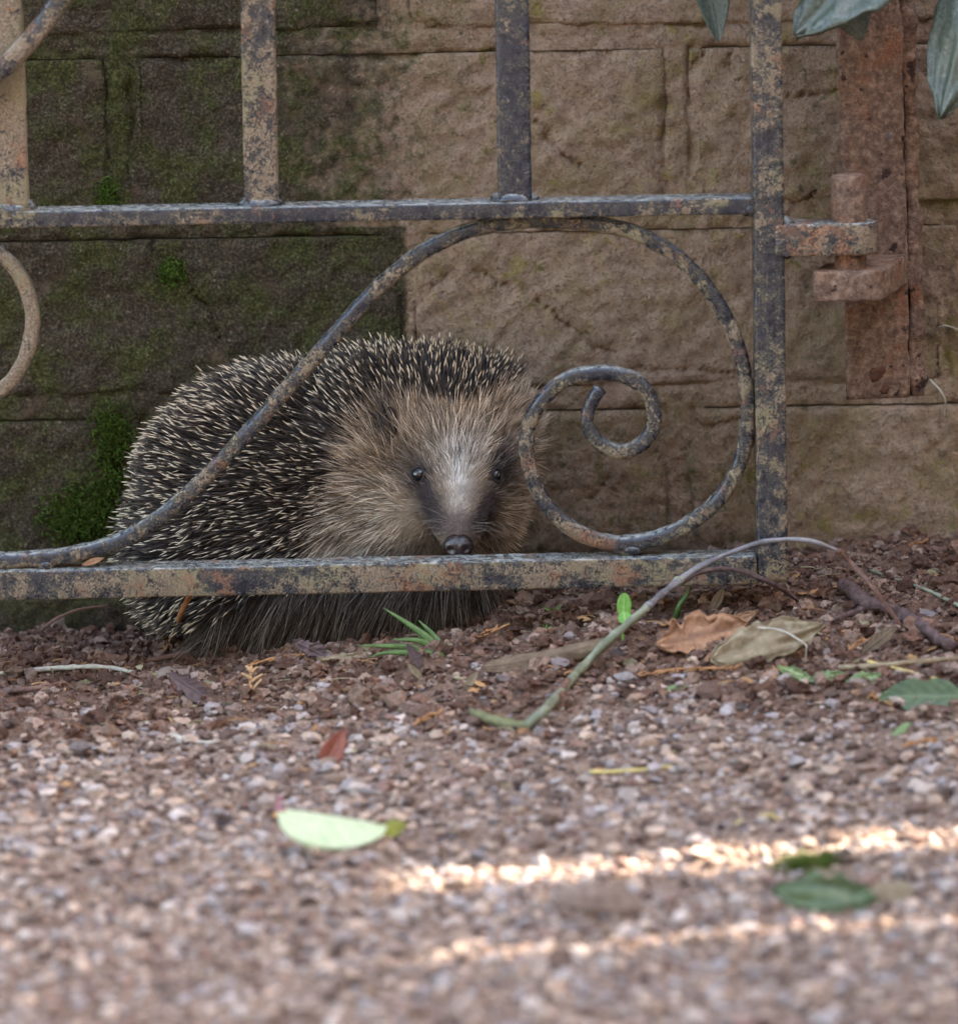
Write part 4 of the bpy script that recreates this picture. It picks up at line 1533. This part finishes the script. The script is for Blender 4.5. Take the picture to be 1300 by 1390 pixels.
PINK = mat_plain('pink_leaf_stalk', (0.40, 0.13, 0.20), (0.55, 0.24, 0.30))
t = leaf('fallen_leaf', 'pale green upturned leaf with pink stalk and yellow tip on the gravel', (377, 1097), (526, 1120), 92, 64, M_PALE, (430, 1156), stem=(381, 1079), stemmat=PINK, fold=0.0, shape=0.82, curl=-5, th=0.0006, asym=0.06, full=0.5, rise=0.0035)
Yl = G(430, 1156)[1]
V, F, ve = leafmesh(0.016, 0.0085, curl=20, shape=1.3)
V = orient(V, P(508, 1132, Yl + 0.004), P(546, 1121, Yl + 0.004), tiltv(55))
part('leaf_tip', V, F, mat_leaf('olive_yellow_leaf', [(0.3, (0.10, 0.10, 0.010)), (0.7, (0.24, 0.23, 0.025))], 0.5, 0.3), t, True, {'vein': ve})
leaf('fallen_leaf', 'small dull red leaf standing up from the gravel', (440, 1042), (468, 988), 32, 68, M_RED, (448, 1042), fold=0.3, shape=0.7)
leaf('fallen_leaf', 'crisp orange brown leaf with torn curled edge below the gate corner', (890, 866), (1015, 838), 88, 55, M_ORB, (940, 885), rag=0.5, seed=3, wave=0.045, curl=10, nl=60, nw=25)
leaf('fallen_leaf', 'dry grey tan leaf lying against the orange brown leaf', (965, 886), (1120, 838), 84, 52, M_GTAN, (1020, 895), side=0.15, rag=0.45, seed=5, wave=0.06, fold=0.12, shape=0.85, nl=50, nw=21)
leaf('leaf_scrap', 'crumpled orange brown leaf scrap rolled between two larger dry leaves', (955, 878), (1015, 862), 34, 75, M_ORB, (985, 895), rag=0.6, seed=8, curl=110, wave=0.06, cat='leaf')
leaf('leaf_scrap', 'small curled rust coloured leaf scrap on top of the grey tan leaf', (965, 845), (1030, 815), 22, 60, M_ORB, (1000, 850), rag=0.6, seed=9, curl=120, wave=0.05, lift=0.004)
leaf('fallen_leaf', 'long curled grey brown leaf rolled up beside the arched stem', (652, 882), (838, 855), 50, 55, M_BRN, (740, 905), curl=-190, bend=4.0, shape=0.9, rag=0.2, seed=4, wave=0.02, nl=50, nw=21)
leaf('fallen_leaf', 'purple brown leaf propped up on the soil near the straw', (228, 908), (292, 950), 36, 72, M_PUR, (270, 958), rag=0.35, seed=6, fold=0.2, curl=25)
leaf('fallen_leaf', 'dark purple brown leaf scrap beside the grass tuft', (552, 870), (574, 905), 26, 65, M_PUR, (566, 908), rag=0.5, seed=12, curl=40)
leaf('fallen_leaf', 'flat dry tan leaf scrap left of the grass tuft', (430, 890), (522, 884), 18, 45, M_GTAN, (470, 896), rag=0.5, seed=14, wave=0.03)
leaf('fallen_leaf', 'crumpled dark brown leaf at the end of the reddish stem', (398, 868), (452, 893), 32, 62, M_PUR, (430, 900), rag=0.6, seed=15, curl=60, wave=0.06)
leaf('fallen_leaf', 'curled brown leaf standing on the purplish twig', (1168, 888), (1218, 848), 24, 70, M_BRN, (1175, 892), curl=60, rag=0.3, seed=16)
leaf('fallen_leaf', 'large dark green leaf lying beyond the yellow straw', (1318, 946), (1192, 945), 60, 55, M_DKG, (1240, 958), rag=0.2, seed=17, fold=0.15, bend=-2)
leaf('leaf_scrap', 'torn mid green leaf fragment in front of the grey tan leaf', (1054, 903), (1104, 922), 26, 62, M_MIDG, (1085, 925), rag=0.5, seed=18, curl=50, wave=0.03)
leaf('leaf_scrap', 'torn pale green leaf fragment next to the other green fragments', (1094, 918), (1146, 906), 24, 62, M_MIDG, (1118, 924), rag=0.5, seed=19, wave=0.04)
leaf('leaf_scrap', 'small green leaf fragment under the grey dead stem', (1148, 922), (1196, 912), 24, 62, M_MIDG, (1170, 926), rag=0.5, seed=20, wave=0.04)
leaf('leaf_scrap', 'bright green leaf piece overlapping the large dark green leaf', (1190, 944), (1262, 924), 34, 64, M_MIDG, (1215, 950), rag=0.4, seed=21, wave=0.03)
leaf('leaf_scrap', 'tiny green leaf on the gravel below the dark green leaf', (1208, 1000), (1236, 978), 11, 60, M_MIDG, (1212, 1000), curl=60)
leaf('leaf_scrap', 'small flat green leaf on the gravel below the crisp brown leaf', (900, 933), (934, 928), 10, 50, M_MIDG, (917, 936), seed=23)
leaf('fallen_leaf', 'broad dark green leaf out on the sunlit gravel path', (1046, 1206), (1192, 1218), 72, 60, M_DKG, (1100, 1238), rag=0.25, seed=24, curl=12, wave=0.04, rise=0.002)
leaf('fallen_leaf', 'dry olive tan leaf curled behind the broad dark green leaf', (1150, 1214), (1246, 1200), 46, 58, M_GTAN, (1190, 1225), rag=0.25, seed=25, curl=-25)
leaf('leaf_scrap', 'dark brown leaf scrap on the gravel beyond the pale leaf', (245, 1124), (318, 1112), 22, 52, M_PUR, (280, 1126), rag=0.5, seed=26, wave=0.05, curl=30)
leaf('leaf_scrap', 'dark olive leaf scrap lying alone on the gravel', (108, 1052), (150, 1044), 16, 55, M_BRN, (130, 1055), rag=0.4, seed=27, curl=30)
leaf('leaf_scrap', 'little dark red leaf scrap near the yellow leaf tip', (580, 1144), (614, 1130), 18, 58, M_PUR, (598, 1145), rag=0.4, seed=28, curl=30)
leaf('leaf_scrap', 'tan leaf scrap on the gravel below the green stem end', (640, 1066), (696, 1058), 20, 50, M_GTAN, (665, 1072), rag=0.4, seed=29)
leaf('leaf_scrap', 'small pale tan bract lying below the grass tuft', (630, 938), (648, 912), 11, 62, M_GTAN, (634, 938), fold=0.3)
leaf('leaf_scrap', 'small upright tan bract with grey tip below the grass tuft', (574, 922), (553, 900), 9, 62, M_GTAN, (572, 922), fold=0.3)
leaf('bark_strip', 'curved grey brown bark strip arching over the gravel path', (752, 1240), (882, 1236), 40, 55, mat_leaf('weathered_bark', [(0.3, (0.10, 0.07, 0.055)), (0.7, (0.25, 0.185, 0.155))], 0.9, 0.1), (815, 1254), cat='bark', curl=-50, shape=1.0, full=0.3, bend=-14.0, rise=0.008, th=0.0015)
leaf('leaf_scrap', 'small pinkish brown leaf scrap resting on the bottom rail under the scroll', (111, 767), (141, 757), 9, 55, M_ORB, depth=0.006, curl=80)
leaf('leaf_scrap', 'brown pointed leaf scrap behind the arched stem', (1060, 880), (1092, 872), 24, 62, M_ORB, (1080, 892), rag=0.4, seed=33, wave=0.03)
leaf('leaf_scrap', 'dark leaf scrap at the shadowed edge under the rail end', (965, 828), (982, 795), 14, 75, M_BRN, (968, 828), curl=40)
c = G(1095, 1180)
p = np.stack([RNG.normal(scale=0.007, size=700), RNG.normal(scale=0.006, size=700), 0 * np.arange(700)], -1) + c
p[:, 2] = H(p[:, 0], p[:, 1])
d0 = nrm(np.array((0, 0, 0.8)) + RNG.normal(scale=0.5, size=(700, 3)))
bcol = np.array((0.07, 0.10, 0.018)) * RNG.uniform(0.5, 1.5, (700, 1))
V, F, C = strands(p, d0, np.zeros((700, 3)), RNG.uniform(0.003, 0.008, 700), np.full(700, 0.0005), [0, 0.5, 1], [0.7, 1, 0.1], 3, lambda ts: np.stack([bcol * 0.5, bcol, bcol * 1.2], 1))
solo('moss_cushion', V, F, M_MOSS, 'dark green moss cushion on the gravel path behind the broad leaf', 'moss', attrs={'col': C})

# seedling with two round leaves
c = G(845, 872)
sd = thing('seedling', 'tiny bright green seedling with two rounded leaves in front of the bottom rail', 'seedling', c)
top = P(846, 838, c[1])
part('stalk', *tube([c - np.array((0, 0, 0.003)), (c + top) / 2, top], 0.0006, 0.003, 0.0005, 6), M_GREEN2, sd)
V, F, ve = leafmesh(np.linalg.norm(P(846, 840) - P(847, 806)), 0.0078, fold=0.15, nl=18, nw=9, full=0.5)
part('seed_leaf', orient(V, P(847, 840, c[1]), P(847, 806, c[1] + 0.003), tiltv(75)), F, M_SEED, sd, True, {'vein': ve})
V, F, ve = leafmesh(0.0085, 0.0074, fold=0.15, nl=18, nw=9, full=0.5)
part('seed_leaf', orient(V, P(846, 830, c[1]), P(850, 848, c[1] - 0.006), tiltv(60)), F, M_SEED, sd, True, {'vein': ve})


# ------------------------------------------------------------------ stems, twigs, straws
M_STEM = mat_plain('grey_green_stem', (0.085, 0.095, 0.058), (0.23, 0.235, 0.165), 120, 0.6, 0.3, 0.0004)
M_STEMP = mat_plain('bluish_grey_stem', (0.075, 0.068, 0.072), (0.21, 0.195, 0.20), 120, 0.5, 0.35, 0.0004)
M_TWIG = mat_plain('reddish_brown_twig', (0.075, 0.036, 0.028), (0.18, 0.10, 0.075), 220, 0.75, 0.2, 0.0005)
M_TWIGP = mat_plain('dark_purplish_twig', (0.035, 0.021, 0.020), (0.14, 0.088, 0.080), 260, 0.85, 0.15, 0.0012)
M_STRAW = mat_plain('pale_straw', (0.28, 0.25, 0.20), (0.52, 0.48, 0.41), 200, 0.6, 0.3, 0.0002)
M_YSTR = mat_plain('yellow_straw', (0.38, 0.28, 0.09), (0.55, 0.43, 0.17), 200, 0.6, 0.3, 0.0002)
M_CON = mat_plain('dead_orange_conifer', (0.22, 0.095, 0.038), (0.40, 0.20, 0.09), 300, 0.7, 0.2, 0.0003)

as_ = thing('arched_stem', 'long grey green plant stem arching in front of the gate corner', 'stem', G(716, 988))
st0 = G(716, 988)
ye = G(1222, 858)[1]
yl = G(740, 905)[1] - 0.014                                      # passes in front of the curled leaf
yf = lambda a, b: min(G(a, b)[1] - 0.022, yl)
low = [st0 + np.array((0, 0, 0.001)), P(738, 966, yf(738, 966)), P(762, 938, yf(762, 938)), P(796, 900, yf(796, 900)), P(832, 864, yl), P(878, 824, yl + 0.010)]
hi_ = [low[-1], P(922, 788, -0.028), P(960, 764, -0.020), P(1000, 747, -0.014), P(1036, 736, -0.013), P(1074, 732, -0.012), P(1108, 737, -0.010), P(1138, 748, -0.006)]
mid = [hi_[-1], P(1160, 770, -0.006), P(1178, 790, ye + 0.004), P(1200, 818, ye), P(1224, 852, ye)]
part('lower_stem', *tube(low, 0.0027, 0.003, 0.0023, 10, wob=0.0007, wscale=120), M_STEM, as_)
part('upper_stem', *tube(hi_, 0.0023, 0.003, 0.0013, 10, wob=0.0005, wscale=120), M_STEMP, as_)
part('stem_end', *tube(mid, 0.0015, 0.003, 0.0011, 8, wob=0.0003), M_TWIG, as_)
part('side_shoot', *tube([st0 + np.array((0, 0, 0.001)), G(700, 990) + np.array((0, 0, 0.002)), G(672, 986) + np.array((0, 0, 0.003)), G(640, 974) + np.array((0, 0, 0.003))], 0.0032, 0.003, 0.0022, 9, wob=0.0006), mat_plain('olive_shoot', (0.085, 0.085, 0.038), (0.17, 0.165, 0.08)), as_)
part('bud', *tube([P(758, 942, yf(758, 942) - 0.001), P(765, 932, yf(765, 932) - 0.001), P(772, 922, yf(772, 922))], 0.0029, 0.002, 0.0012, 8), M_TWIG, as_)
for a, b, Y in ((740, 964, yf(740, 964)), (920, 789, -0.028), (1138, 748, -0.006), (1178, 790, ye + 0.004)):
    part('node', *((lambda c: (ICO3[0] * np.array((0.0031, 0.0028, 0.0028)) * (1 if a < 1000 else 0.65) + c, ICO3[1]))(P(a, b, Y))), M_STEM if a < 1000 else M_TWIG, as_)


def onground(pix, off=0.0015):
    return [G(a, b) + np.array((0, 0, off)) for a, b in pix]


def twig(name, label, pts, r0, r1, mat, cat, group=None, wob=0.0003):
    V, F = tube(pts, r0, 0.003, r1, 8, wob=wob)
    return solo(name, V, F, mat, label, cat, group)


twig('fallen_twig', 'long thin reddish brown stem lying along the soil under the gate', onground([(-25, 946), (60, 938), (110, 925), (190, 905), (260, 890), (330, 876), (400, 866), (440, 856)], 0.002), 0.0016, 0.0016, M_TWIG, 'twig')
twig('fallen_twig', 'dark thin stem in the shade beneath the rail beside the grass tuft', onground([(425, 862), (500, 838), (560, 830), (625, 822)], 0.002), 0.0016, 0.0012, M_TWIGP, 'twig')
twig('straw', 'pale white straw lying across the soil beside the purple brown leaf', [G(-10, 922) + np.array((0, 0, 0.002)), P(60, 909, G(60, 916)[1]), P(120, 905, G(120, 914)[1]), P(165, 909, G(165, 916)[1]), G(198, 921) + np.array((0, 0, 0.001))], 0.0017, 0.0011, M_STRAW, 'straw')
twig('dead_needle', 'orange dry stalk leaning against the hedgehog flank', [G(223, 886), P(238, 855, G(223, 886)[1] + 0.006), P(246, 832, 0.030), P(259, 806, 0.024)], 0.0012, 0.0016, M_CON, 'stalk')
c0 = G(50, 862)
twig('root_fibre', 'thin brown fibre arching up in the shade under the rail', [c0, P(72, 843, c0[1]), P(105, 828, c0[1]), P(148, 822, c0[1] + 0.004)], 0.0009, 0.0007, M_TWIG, 'fibre')
tw = thing('twig', 'knobbly dark purplish twig lying on the soil beside the wall', 'twig', G(1180, 838))
part('wood', *tube(onground([(1146, 808), (1160, 818), (1176, 832), (1200, 838), (1226, 848), (1250, 862), (1272, 880), (1296, 892)], 0.0055), 0.0040, 0.002, 0.0030, 12, wob=0.0013, wscale=260), M_TWIGP, tw)
part('side_twig', *tube([G(1178, 832) + np.array((0, 0, 0.003)), G(1150, 842) + np.array((0, 0, 0.003)), G(1112, 856) + np.array((0, 0, 0.002))], 0.0022, 0.003, 0.0012, 8, wob=0.0005), M_TWIGP, tw)
part('side_twig', *tube([G(1226, 848) + np.array((0, 0, 0.003)), P(1212, 846, G(1226, 848)[1] - 0.01), G(1172, 886) + np.array((0, 0, 0.004))], 0.0016, 0.003, 0.0010, 8, wob=0.0004), M_TWIGP, tw)
c0 = G(930, 800)
twig('fallen_twig', 'dark thin stem bowing over the shadow below the gate corner', [P(925, 792, -0.018), P(948, 778, -0.010), P(985, 772, -0.006), P(1020, 780, -0.006), P(1052, 794, -0.006), G(1086, 818)], 0.0013, 0.0013, M_TWIGP, 'twig')
Yb = G(1093, 896)[1]
twig('straw', 'pale bent straw standing on end before the grey tan leaf', [P(1028, 852, Yb + 0.004), P(1058, 855, Yb), P(1080, 866, Yb - 0.004), P(1094, 876, Yb - 0.006), P(1094, 880, Yb - 0.006), P(1093, 898, Yb - 0.001)], 0.0005, 0.0004, M_STRAW, 'straw', wob=0)
twig('straw', 'short pale straw lying on the grey tan leaf', [P(1062, 858, Yb + 0.002), P(1090, 855, Yb + 0.001), P(1116, 861, Yb)], 0.0006, 0.0005, M_STRAW, 'straw', wob=0)
twig('straw', 'yellow straw lying across the green leaf fragments', [P(1177, 898, G(1177, 902)[1]), P(1225, 910, G(1225, 914)[1]), P(1272, 922, G(1272, 925)[1])], 0.0010, 0.0009, M_YSTR, 'straw', wob=0)
twig('fallen_twig', 'grey dead stem lying over the green leaf fragments', [G(1142, 911) + np.array((0, 0, .002)), P(1190, 904, G(1190, 909)[1]), P(1240, 899, G(1240, 904)[1]), P(1310, 894, G(1310, 898)[1])], 0.0014, 0.0018, M_GTAN, 'twig')
twig('fallen_twig', 'thin grey green stem leaning out of the soil bank beside the wall', [P(1181, 774, G(1181, 778)[1]), P(1215, 787, G(1215, 791)[1]), P(1258, 801, G(1258, 806)[1]), G(1312, 828)], 0.0008, 0.0011, M_STEM, 'twig')
twig('fallen_twig', 'thin brown fibre lying on the soil against the wall foot', onground([(1080, 752), (1105, 757), (1135, 762)], 0.002), 0.0008, 0.0008, M_TWIG, 'fibre')
twig('straw', 'pale straw lying flat on the open gravel', onground([(790, 1054), (850, 1052), (912, 1046)], 0.002), 0.0011, 0.0009, M_YSTR, 'straw')
twig('straw', 'whitish flat splinter lying on the gravel below the purple leaf', onground([(236, 1003), (262, 1010), (292, 1012)], 0.0015), 0.0014, 0.0006, M_STRAW, 'splinter')
twig('straw', 'sunlit pale stalk crossing the bright streak on the path', onground([(1000, 1124), (1042, 1112), (1056, 1118)], 0.002), 0.0010, 0.0008, M_YSTR, 'straw')
twig('root_fibre', 'fine pale root hanging from the wall beside the bracket', [P(1262, 455, WALL_Y - 0.004), P(1280, 442, WALL_Y - 0.012), P(1302, 448, WALL_Y - 0.010)], 0.0006, 0.0004, M_STRAW, 'root', wob=0)
twig('root_fibre', 'fine brown root fibre dangling by the bracket foot', [P(1262, 515, WALL_Y - 0.003), P(1276, 530, WALL_Y - 0.012), P(1283, 545, WALL_Y - 0.010), P(1282, 566, WALL_Y - 0.002)], 0.0006, 0.0004, M_STRAW, 'root', wob=0)
for k, (pp, lab) in enumerate([([(860, 922), (1000, 912)], 'long orange conifer sprig below the crisp brown leaf'), ([(728, 908), (768, 920)], 'short orange conifer sprig beside the arched stem'), ([(1150, 944), (1212, 962)], 'orange conifer sprig below the green fragments'),
                               ([(1120, 872), (1168, 862)], 'orange conifer sprig behind the bent straw'), ([(1033, 928), (1058, 912)], 'little orange conifer sprig before the grey tan leaf'), ([(640, 876), (682, 856)], 'orange conifer sprig between grass tuft and curled leaf'),
                               ([(335, 908), (430, 892)], 'slender orange sprig lying above the pale orange frond'), ([(560, 990), (600, 972)], 'orange sprig on the gravel left of the green shoot'), ([(1262, 868), (1300, 874)], 'orange sprig at the end of the purplish twig'),
                               ([(1222, 1018), (1292, 1010)], 'orange sprig on the open gravel below the tiny green leaf'), ([(380, 902), (408, 880)], 'orange scale sprig in front of the dark crumpled leaf'), ([(1150, 888), (1180, 872)], 'orange brown sprig in front of the curled brown leaf'), ([(1232, 746), (1252, 742)], 'tiny orange sprig high on the soil bank')]):
    a, b = G(*pp[0]), G(*pp[1])
    up = np.array((0, 0, 0.003))
    t = thing('conifer_sprig', lab, 'sprig', a)
    L = np.linalg.norm(b - a)
    mid_ = (a + b) / 2 + np.array((0, 0, 0.002))
    part('stalk', *tube([a + up * 0.4, mid_ + up * 0.6, b + up * 0.5], 0.0008, 0.002, 0.0005, 6, wob=0.0004, seed=k), M_CON, t)
    pr = nrm(np.cross(b - a, (0, 0, 1)))
    for q in range(max(3, int(L / 0.0035))):
        f = (q + 0.6) / max(3, int(L / 0.0035))
        s = 1 if q % 2 else -1
        p0 = a + (b - a) * f + up * 0.6
        e = p0 + (b - a) / L * 0.004 + s * pr * 0.0035 + np.array((0, 0, 0.0015))
        part('twiglet', *tube([p0, (p0 + e) / 2 + up * 0.1, e], 0.0008, 0.002, 0.0004, 5), M_CON, t)
# flat pale frond of scale leaves
Yf = G(342, 947)[1]
t = thing('conifer_frond', 'flat pale orange conifer frond standing on the soil near the purple leaf', 'frond', P(342, 947, Yf))
M_FR = mat_plain('pale_orange_frond', (0.36, 0.20, 0.09), (0.55, 0.36, 0.20), 300, 0.7, 0.2, 0.0003)
part('stalk', *tube([P(342, 948, Yf), P(340, 925, Yf + 0.002), P(341, 904, Yf + 0.004)], 0.0010, 0.002, 0.0007, 6), M_FR, t)
for k, (a, b, c_, d_) in enumerate([(342, 938, 355, 922), (342, 934, 330, 930), (341, 926, 357, 915), (341, 922, 328, 914), (341, 914, 350, 905), (341, 912, 333, 904), (342, 944, 352, 936)]):
    part('twiglet', *tube([P(a, b, Yf + 0.001), P((a + c_) / 2, (b + d_) / 2 - 1, Yf + 0.001), P(c_, d_, Yf + 0.001)], 0.0011, 0.002, 0.0005, 6), M_FR, t)

# broken leaf chips and needles strewn along the soil
Vs, Cs_ = [], []
LC = np.array([(0.22, 0.11, 0.055), (0.32, 0.17, 0.08), (0.14, 0.09, 0.065), (0.10, 0.07, 0.06), (0.26, 0.21, 0.13), (0.36, 0.20, 0.09), (0.18, 0.15, 0.08)])
lp = []
x, y = scatter(900, (-0.30, 0.30), (-0.34, 0.12), lambda x, y: 0.12 + 0.75 * soilness(x, y) * sstep(0.13, 0.02, y))
k = in_view(x, y)
for a, b in zip(x[k], y[k]):
    c = np.array((a, b, HZ(a, b) + 0.0022))
    col_ = LC[RNG.integers(len(LC))] * RNG.uniform(0.6, 1.15)
    if RNG.uniform() < 0.45:
        an = RNG.uniform(0, 6.28)
        L = RNG.uniform(0.003, 0.008)
        d_ = np.array((math.cos(an), math.sin(an) * 0.8, RNG.uniform(-0.1, 0.25)))
        V, F = tube([c - d_ * L, c + np.array((0, 0, 0.0008)), c + d_ * L], RNG.uniform(0.0003, 0.0006), 0.004, 0.0003, 5)
        F = F[0]
        V = V[:-2]
    else:
        L = RNG.uniform(0.004, 0.011)
        V, F, _ = leafmesh(L, L * RNG.uniform(0.4, 0.8), curl=RNG.uniform(-90, 90), rag=0.5, seed=int(a * 9999) % 97, wave=0.06, nl=8, nw=5)
        an = RNG.uniform(0, 6.28)
        V = orient(V, c, c + np.array((math.cos(an), math.sin(an), RNG.uniform(-0.15, 0.3))), tiltv(RNG.uniform(0, 60), RNG.uniform(-0.4, 0.4)))
    lp.append((V, F))
    Cs_.append(np.tile(col_, (len(V), 1)))
V, F = merge(lp)
o = solo('leaf_litter', V, F, mat_attr('dry_litter', 0.8, 0.2, 500, 0.25, 0.0004), 'tiny brown leaf chips and needles strewn over the soil', 'leaf litter', attrs={'col': np.vstack(Cs_)})
o['kind'] = 'stuff'

# ------------------------------------------------------------------ climbing plant hanging down over the hinge
vine = thing('climbing_plant', 'climbing plant with blue green waxy leaves hanging down beside the hinge', 'plant', P(1120, -250, WALL_Y - 0.02))
vst = [P(880, -170, 0.06), P(960, -150, 0.04), P(1060, -165, 0.03), P(1180, -150, 0.02), P(1330, -140, 0.02), P(1420, -190, 0.05), P(1480, -300, 0.12), P(1500, -420, WALL_Y - 0.01)]
part('vine_stem', *tube(vst, 0.0022, 0.004, 0.003, 8, wob=0.0004), M_TWIG, vine)


def vleaf(att, base, tip_, wpx, Yb, Yt, face, **kw):
    a, b = P(*base, Yb), P(*tip_, Yt)
    V, F, ve = leafmesh(np.linalg.norm(b - a), wpx * PXM, **kw)
    V = orient(V, a, b, face)
    lf = part('leaf', V, F, M_BLUG, vine, True, {'vein': ve})
    part('leaf_stalk', *tube([P(*att, Yb + 0.01), P((att[0] + base[0]) / 2, (att[1] + base[1]) / 2, Yb), a + (b - a) * 0.04], 0.0009, 0.003, 0.0007, 6), M_STEM, lf)


vleaf((960, -150), (948, -110), (972, 58), 62, 0.03, 0.02, (0.35, -0.9, 0.2), fold=0.25, curl=14, shape=0.75, bend=1.5)
vleaf((1180, -150), (1232, -100), (1078, 44), 132, 0.025, 0.000, (-0.25, -0.85, 0.45), fold=0.10, curl=-9, shape=0.85, bend=-1.2, th=0.0005, wave=0.035, rag=0.15, seed=3)
vleaf((1120, -158), (1108, -120), (1172, 52), 100, 0.045, 0.045, (0.1, -0.6, -0.75), fold=0.2, curl=10, shape=0.8, bend=2)
vleaf((1330, -140), (1345, -95), (1272, 160), 118, 0.02, 0.006, (-0.4, -0.88, 0.25), fold=-0.12, curl=-8, shape=0.9, bend=-0.8, th=0.0005, wave=0.030, rag=0.12, seed=5)
vleaf((1400, -180), (1420, -150), (1400, 40), 100, 0.03, 0.02, (0.2, -0.9, 0.3), fold=0.2, curl=8, shape=0.85)
vleaf((1060, -165), (1030, -200), (1010, -340), 90, 0.03, 0.03, (0.2, -0.9, 0.4), fold=0.2, curl=8, shape=0.85)
vleaf((1260, -145), (1270, -185), (1310, -330), 100, 0.03, 0.02, (-0.2, -0.9, 0.4), fold=0.2, curl=8, shape=0.85)
print('tris', sum(len(o.data.loops) - 2 * len(o.data.polygons) for o in bpy.data.objects if o.type == 'MESH'))
